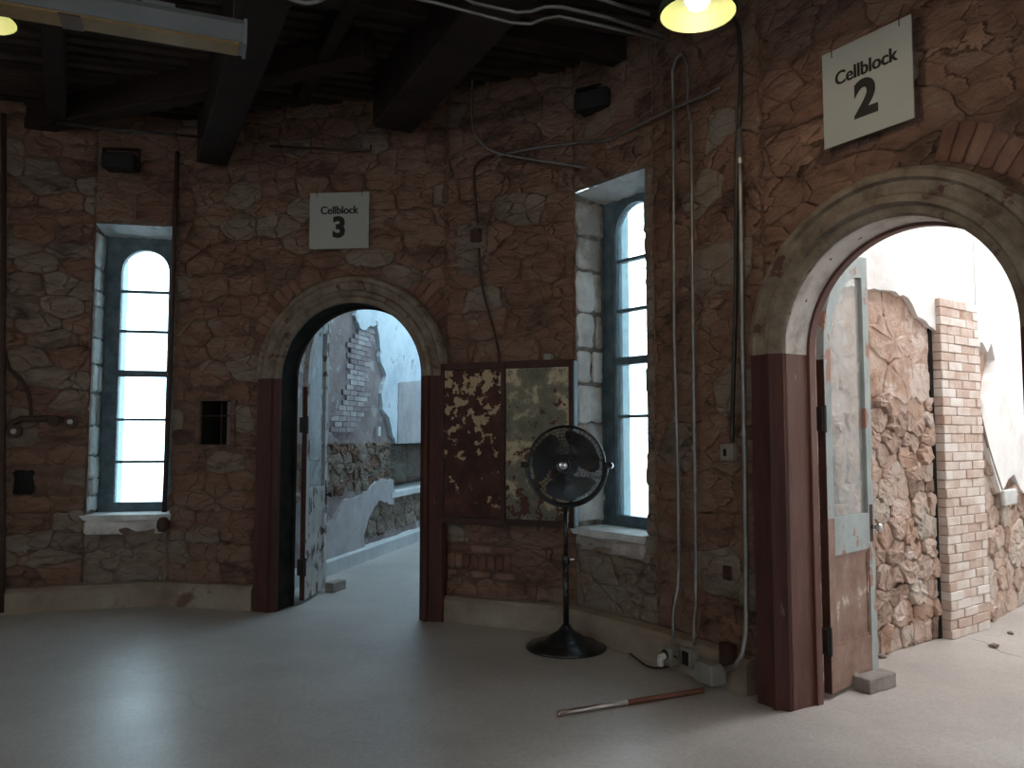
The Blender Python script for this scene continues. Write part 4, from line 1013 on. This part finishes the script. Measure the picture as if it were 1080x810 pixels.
# ------------------------------------------------------------------ fan
fan = empty('pedestal_fan', (fx, fy, 0)); tag(fan, 'black pedestal fan with round wire cage in front of the rusty cabinet', 'fan')
obj('base', lathe([(.285, 0), (.29, .012), (.27, .026), (.225, .032), (.215, .045), (.15, .055), (.12, .085), (.06, .12), (.035, .15), (.03, .16)], 40), M['black'], fan, True)
obj('pole', cyl((0, 0, .14), (0, 0, .62), .021, 16), M['black'], fan, True)
obj('inner_pole', cyl((0, 0, .60), (0, 0, 1.0), .016, 16), M['black'], fan, True)
obj('height_collar', xf(lathe([(.02, 0), (.03, .01), (.03, .06), (.02, .075)], 16), Matrix.Translation((0, 0, .58))), M['black'], fan, True)
obj('height_knob', cyl((.02, 0, .62), (.06, 0, .62), .014, 12), M['chrome'], fan)
R_ = .275; zc = 1.295
yaw = radians(-14)
Hm = Matrix.Translation((-.005, -.10, zc)) @ Matrix.Rotation(yaw, 4, 'Z')     # head frame: -y forward
arcp = [Hm @ Vector((R_ * 1.06 * sin(t), .02, -R_ * 1.06 * cos(t))) for t in [radians(-92 + 184 * i / 32) for i in range(33)]]
obj('yoke', tube(arcp, .011, 10), M['black'], fan, True)
obj('neck', join(cyl(Hm @ Vector((0, .02, -R_ * 1.06)), (0, 0, 1.0), .016, 12), cyl((0, 0, .96), (0, 0, 1.02), .026, 14)), M['black'], fan, True)
for s in (-1, 1):
    k = obj('pivot_knob', cyl(Hm @ Vector((s * R_ * .98, .02, 0)), Hm @ Vector((s * (R_ * 1.06 + .035), .02, 0)), .022, 14), M['black'], fan)
obj('pivot_cap', cyl(Hm @ Vector((R_ * 1.06 + .035, .02, 0)), Hm @ Vector((R_ * 1.06 + .043, .02, 0)), .012, 12), M['chrome'], fan)
def ringp(r, y, n=48): return [Hm @ Vector((r * cos(2 * pi * i / n), y, r * sin(2 * pi * i / n))) for i in range(n)]
front = []; back = []
def yf(r, s): return .02 + s * (.075 * (1 - (r / R_) ** 2) ** .6 + .012)
for i in range(19):
    r = .055 + (R_ - .055) * i / 18
    front.append(tube(ringp(r, yf(r, -1)), .0016, 5, True)); 
    if i % 2 == 0: back.append(tube(ringp(r, yf(r, 1)), .0016, 5, True))
for k in range(96):
    t = 2 * pi * k / 96
    for s, L_st in ((-1, front), (1, back)):
        if s == 1 and k % 2: continue
        L_st.append(tube([Hm @ Vector((r * cos(t + (.15 if s < 0 else 0) * (r / R_)), yf(r, s), r * sin(t + (.15 if s < 0 else 0) * (r / R_)))) for r in (.05, .12, .19, .24, R_)], .0014, 4, False, False))
obj('front_cage', join(*front), M['black'], fan, True); obj('rear_cage', join(*back), M['black'], fan, True)
obj('cage_rim', tube(ringp(R_, .02, 64), .010, 8, True), M['black'], fan, True)
My = Hm @ Matrix.Rotation(pi / 2, 4, 'X')      # lathe z -> -y
obj('badge_ring', xf(lathe([(.056, .0), (.056, .012), (.046, .016), (.042, .010), (.0, .010)], 28, True, False), My @ Matrix.Translation((0, 0, .072))), M['black'], fan, True)
obj('badge', xf(lathe([(.030, .0), (.030, .008), (.026, .011), (.0, .012)], 24, True, False), My @ Matrix.Translation((0, 0, .082))), M['chrome'], fan, True)
obj('motor', xf(lathe([(.05, -.02), (.075, -.03), (.08, -.12), (.06, -.16), (.0, -.17)], 24, True, False), My), M['black'], fan, True)
for k in range(3):
    t0 = 2 * pi * k / 3 + .4; V = []; Fc = []
    n_ = 9; m_ = 6
    for i in range(n_ + 1):
        r = .04 + (.245 - .04) * i / n_
        half = .30 + .70 * sin(min(1, i / n_ * 1.15) * pi / 2) * (1 - .25 * (i / n_) ** 4)
        for j in range(m_ + 1):
            u = -1 + 2 * j / m_; t = t0 + u * half + .35 * (r / .245)
            V.append(Hm @ Vector((r * cos(t), .01 + u * .03 * (1 - .3 * i / n_), r * sin(t))))
    for i in range(n_):
        for j in range(m_): Fc.append((i * (m_ + 1) + j, (i + 1) * (m_ + 1) + j, (i + 1) * (m_ + 1) + j + 1, i * (m_ + 1) + j + 1))
    obj('blade', (V, Fc), M['black'], fan, True)

# ------------------------------------------------------------------ steel tube on the floor
p0 = atZ(589, 752.5, .016); p1 = atZ(742, 728, .016); pm = p0.lerp(p1, .45)
tr_ = empty('steel_tube', p0); tag(tr_, 'loose steel tube lying on the floor in front of the boxes, its far part rusty', 'tube')
def hollow(a, b, r, n=16):
    g = tube([a, b], r, n, False, False); g2 = tube([a, b], r * .78, n, False, False)
    V, Fc = join(g, g2); Fc += [(i, (i + 1) % n, 2 * n + (i + 1) % n, 2 * n + i) for i in range(n)]
    return V, Fc
obj('bright_length', hollow(Vector((0, 0, 0)), pm - p0, .016), M['steelbar'], tr_, True)
obj('rusty_length', hollow(pm - p0, p1 - p0, .0155), M['rustbar'], tr_, True)
# crumbs of stone on the cellblock 2 threshold
CR = ['tiny stone crumb at the foot of the rubble wall beside the blue-grey door leaf', 'flat stone crumb near the foot of the brick pier', 'small stone crumb farthest right on the pale corridor floor', 'larger dark crumb lying on the crack in the corridor floor']
for i, (px, py, s) in enumerate([(930, 694, .03), (1036, 659, .035), (1066, 669, .022), (1048, 683, .03)]):
    p = atZ(px, py, 0)
    bm = bmesh.new(); bmesh.ops.create_icosphere(bm, subdivisions=1, radius=s)
    for v in bm.verts: v.co = Vector((v.co.x * 1.3, v.co.y, v.co.z * .6 + s * .5)) * (1 + .25 * noise.noise(v.co * 40 + Vector((i, 0, 0))))
    g = ([tuple(v.co) for v in bm.verts], [tuple(l.index for l in f.verts) for f in bm.faces]); bm.free()
    tag(obj('stone_crumb', g, M['rubble'], None, False, (p.x, p.y, 0), i), CR[i], 'rubble')
# floor crack lines beyond door 2 (recessed joint built as thin dark groove pieces)
for pts in ([(1018, 672), (1040, 678), (1056, 688), (1080, 694)], [(820, 750), (826, 757)]):
    P_ = [atZ(*p, .0) for p in pts]; V = []; Fc = []
    for i, p in enumerate(P_):
        w_ = .012 if 0 < i < len(P_) - 1 else .003
        V += [(p.x, p.y - w_, .0012), (p.x, p.y + w_, .0012)]
    for i in range(len(P_) - 1): Fc.append((2 * i, 2 * i + 2, 2 * i + 3, 2 * i + 1))
    o = obj('floor_crack', (V, Fc), M['void'], bpy.data.objects['floor'])

# ------------------------------------------------------------------ lamps
def pendant(label, c, rad, power, col, drop=.8):
    r = empty('pendant_lamp', c); tag(r, label, 'lamp')
    prof = [(rad, 0), (rad * .97, .03), (rad * .82, .085), (rad * .5, .14), (rad * .3, .165), (rad * .22, .22)]
    obj('shade', lathe(prof + [(rad * .20, .22)] + [(a * .965 - .002, b - .004) for a, b in prof[::-1][1:]] , 40, False, False), M['lampwhite'], r, True)
    obj('shade_cover', lathe([(a + .003, b + .003) for a, b in prof], 40, False, True), M['lampgreen'], r, True)
    obj('bulb', xf(lathe([(.0, 0), (.045, .012), (.062, .045), (.055, .085), (.03, .12), (.02, .15)], 20, False, True), Matrix.Translation((0, 0, .02))), M['bulb'], r, True)
    obj('stem', cyl((0, 0, .2), (0, 0, drop), .008, 8), M['galv_dark'], r)
    l = bpy.data.lights.new('bulb_light', 'POINT'); l.energy = power; l.color = col; l.shadow_soft_size = .06
    o = bpy.data.objects.new('bulb_light', l); COL.objects.link(o); o.parent = r; o.location = (0, 0, -.03)
    return r
WARM = (1, .77, .55)
pendant('lit pendant lamp with white enamel shade beside the black ceiling pipe', atY(736, 14, 3.5), .178, 9, WARM)
pendant('lit pendant lamp cut off by the left edge of the picture', atY(-20, 20, 4.2), .178, 6, WARM)
for k, (x, y) in enumerate([(-4.6, .6), (-1.2, -1.8), (1.6, -.6)]):
    pendant(['pendant lamp over the left rear of the rotunda', 'pendant lamp over the middle of the rotunda behind the viewpoint', 'pendant lamp over the right rear of the rotunda'][k], (x, y, 3.45), .178, 30, WARM)

# fluorescent fixture (unlit)
e1 = atZ(258, 52, 3.6); e0_ = atZ(0, 8, 3.6); dd = (e0_ - e1).normalized()
fl = empty('fluorescent_fixture', e1, atan2(dd.y, dd.x)); tag(fl, 'unlit grey fluorescent strip fixture with yellowed diffuser at the ceiling', 'light fixture')
Lf = 2.44; hw = .075
prof = [(-hw - .01, .0), (hw + .01, .0), (hw, .10), (hw * .6, .14), (-hw * .6, .14), (-hw, .10)]
n_ = len(prof)
V = [(x, y, z) for x in (0, Lf) for (y, z) in prof]
obj('housing', (V, [tuple(range(n_)), tuple(range(n_, 2 * n_))[::-1]] + [(i, (i + 1) % n_, n_ + (i + 1) % n_, n_ + i) for i in range(n_)]), M['fixture'], fl)
obj('diffuser', box(.03, Lf - .02, -hw + .004, hw - .004, -.012, .004, .003), M['amber'], fl)
obj('end_cap', box(-.008, .012, -hw - .014, hw + .014, -.016, .13, .004), M['fixture'], fl)
obj('diffuser_clip', join(box(.78, .88, -hw - .002, hw + .002, -.016, -.01), ), M['chrome'], fl)
obj('diffuser_joint', box(1.62, 1.66, -hw, hw, -.0135, -.011), M['amber'], fl)
for x in (.06, 1.1, 2.2): obj('hanging_wire', cyl((x, 0, .13), (x, 0, .88), .003, 6), M['galv'], fl)
for x in (.35, 1.25): obj('top_bracket', box(x, x + .16, -.03, .03, .14, .17, .004), M['fixture'], fl)
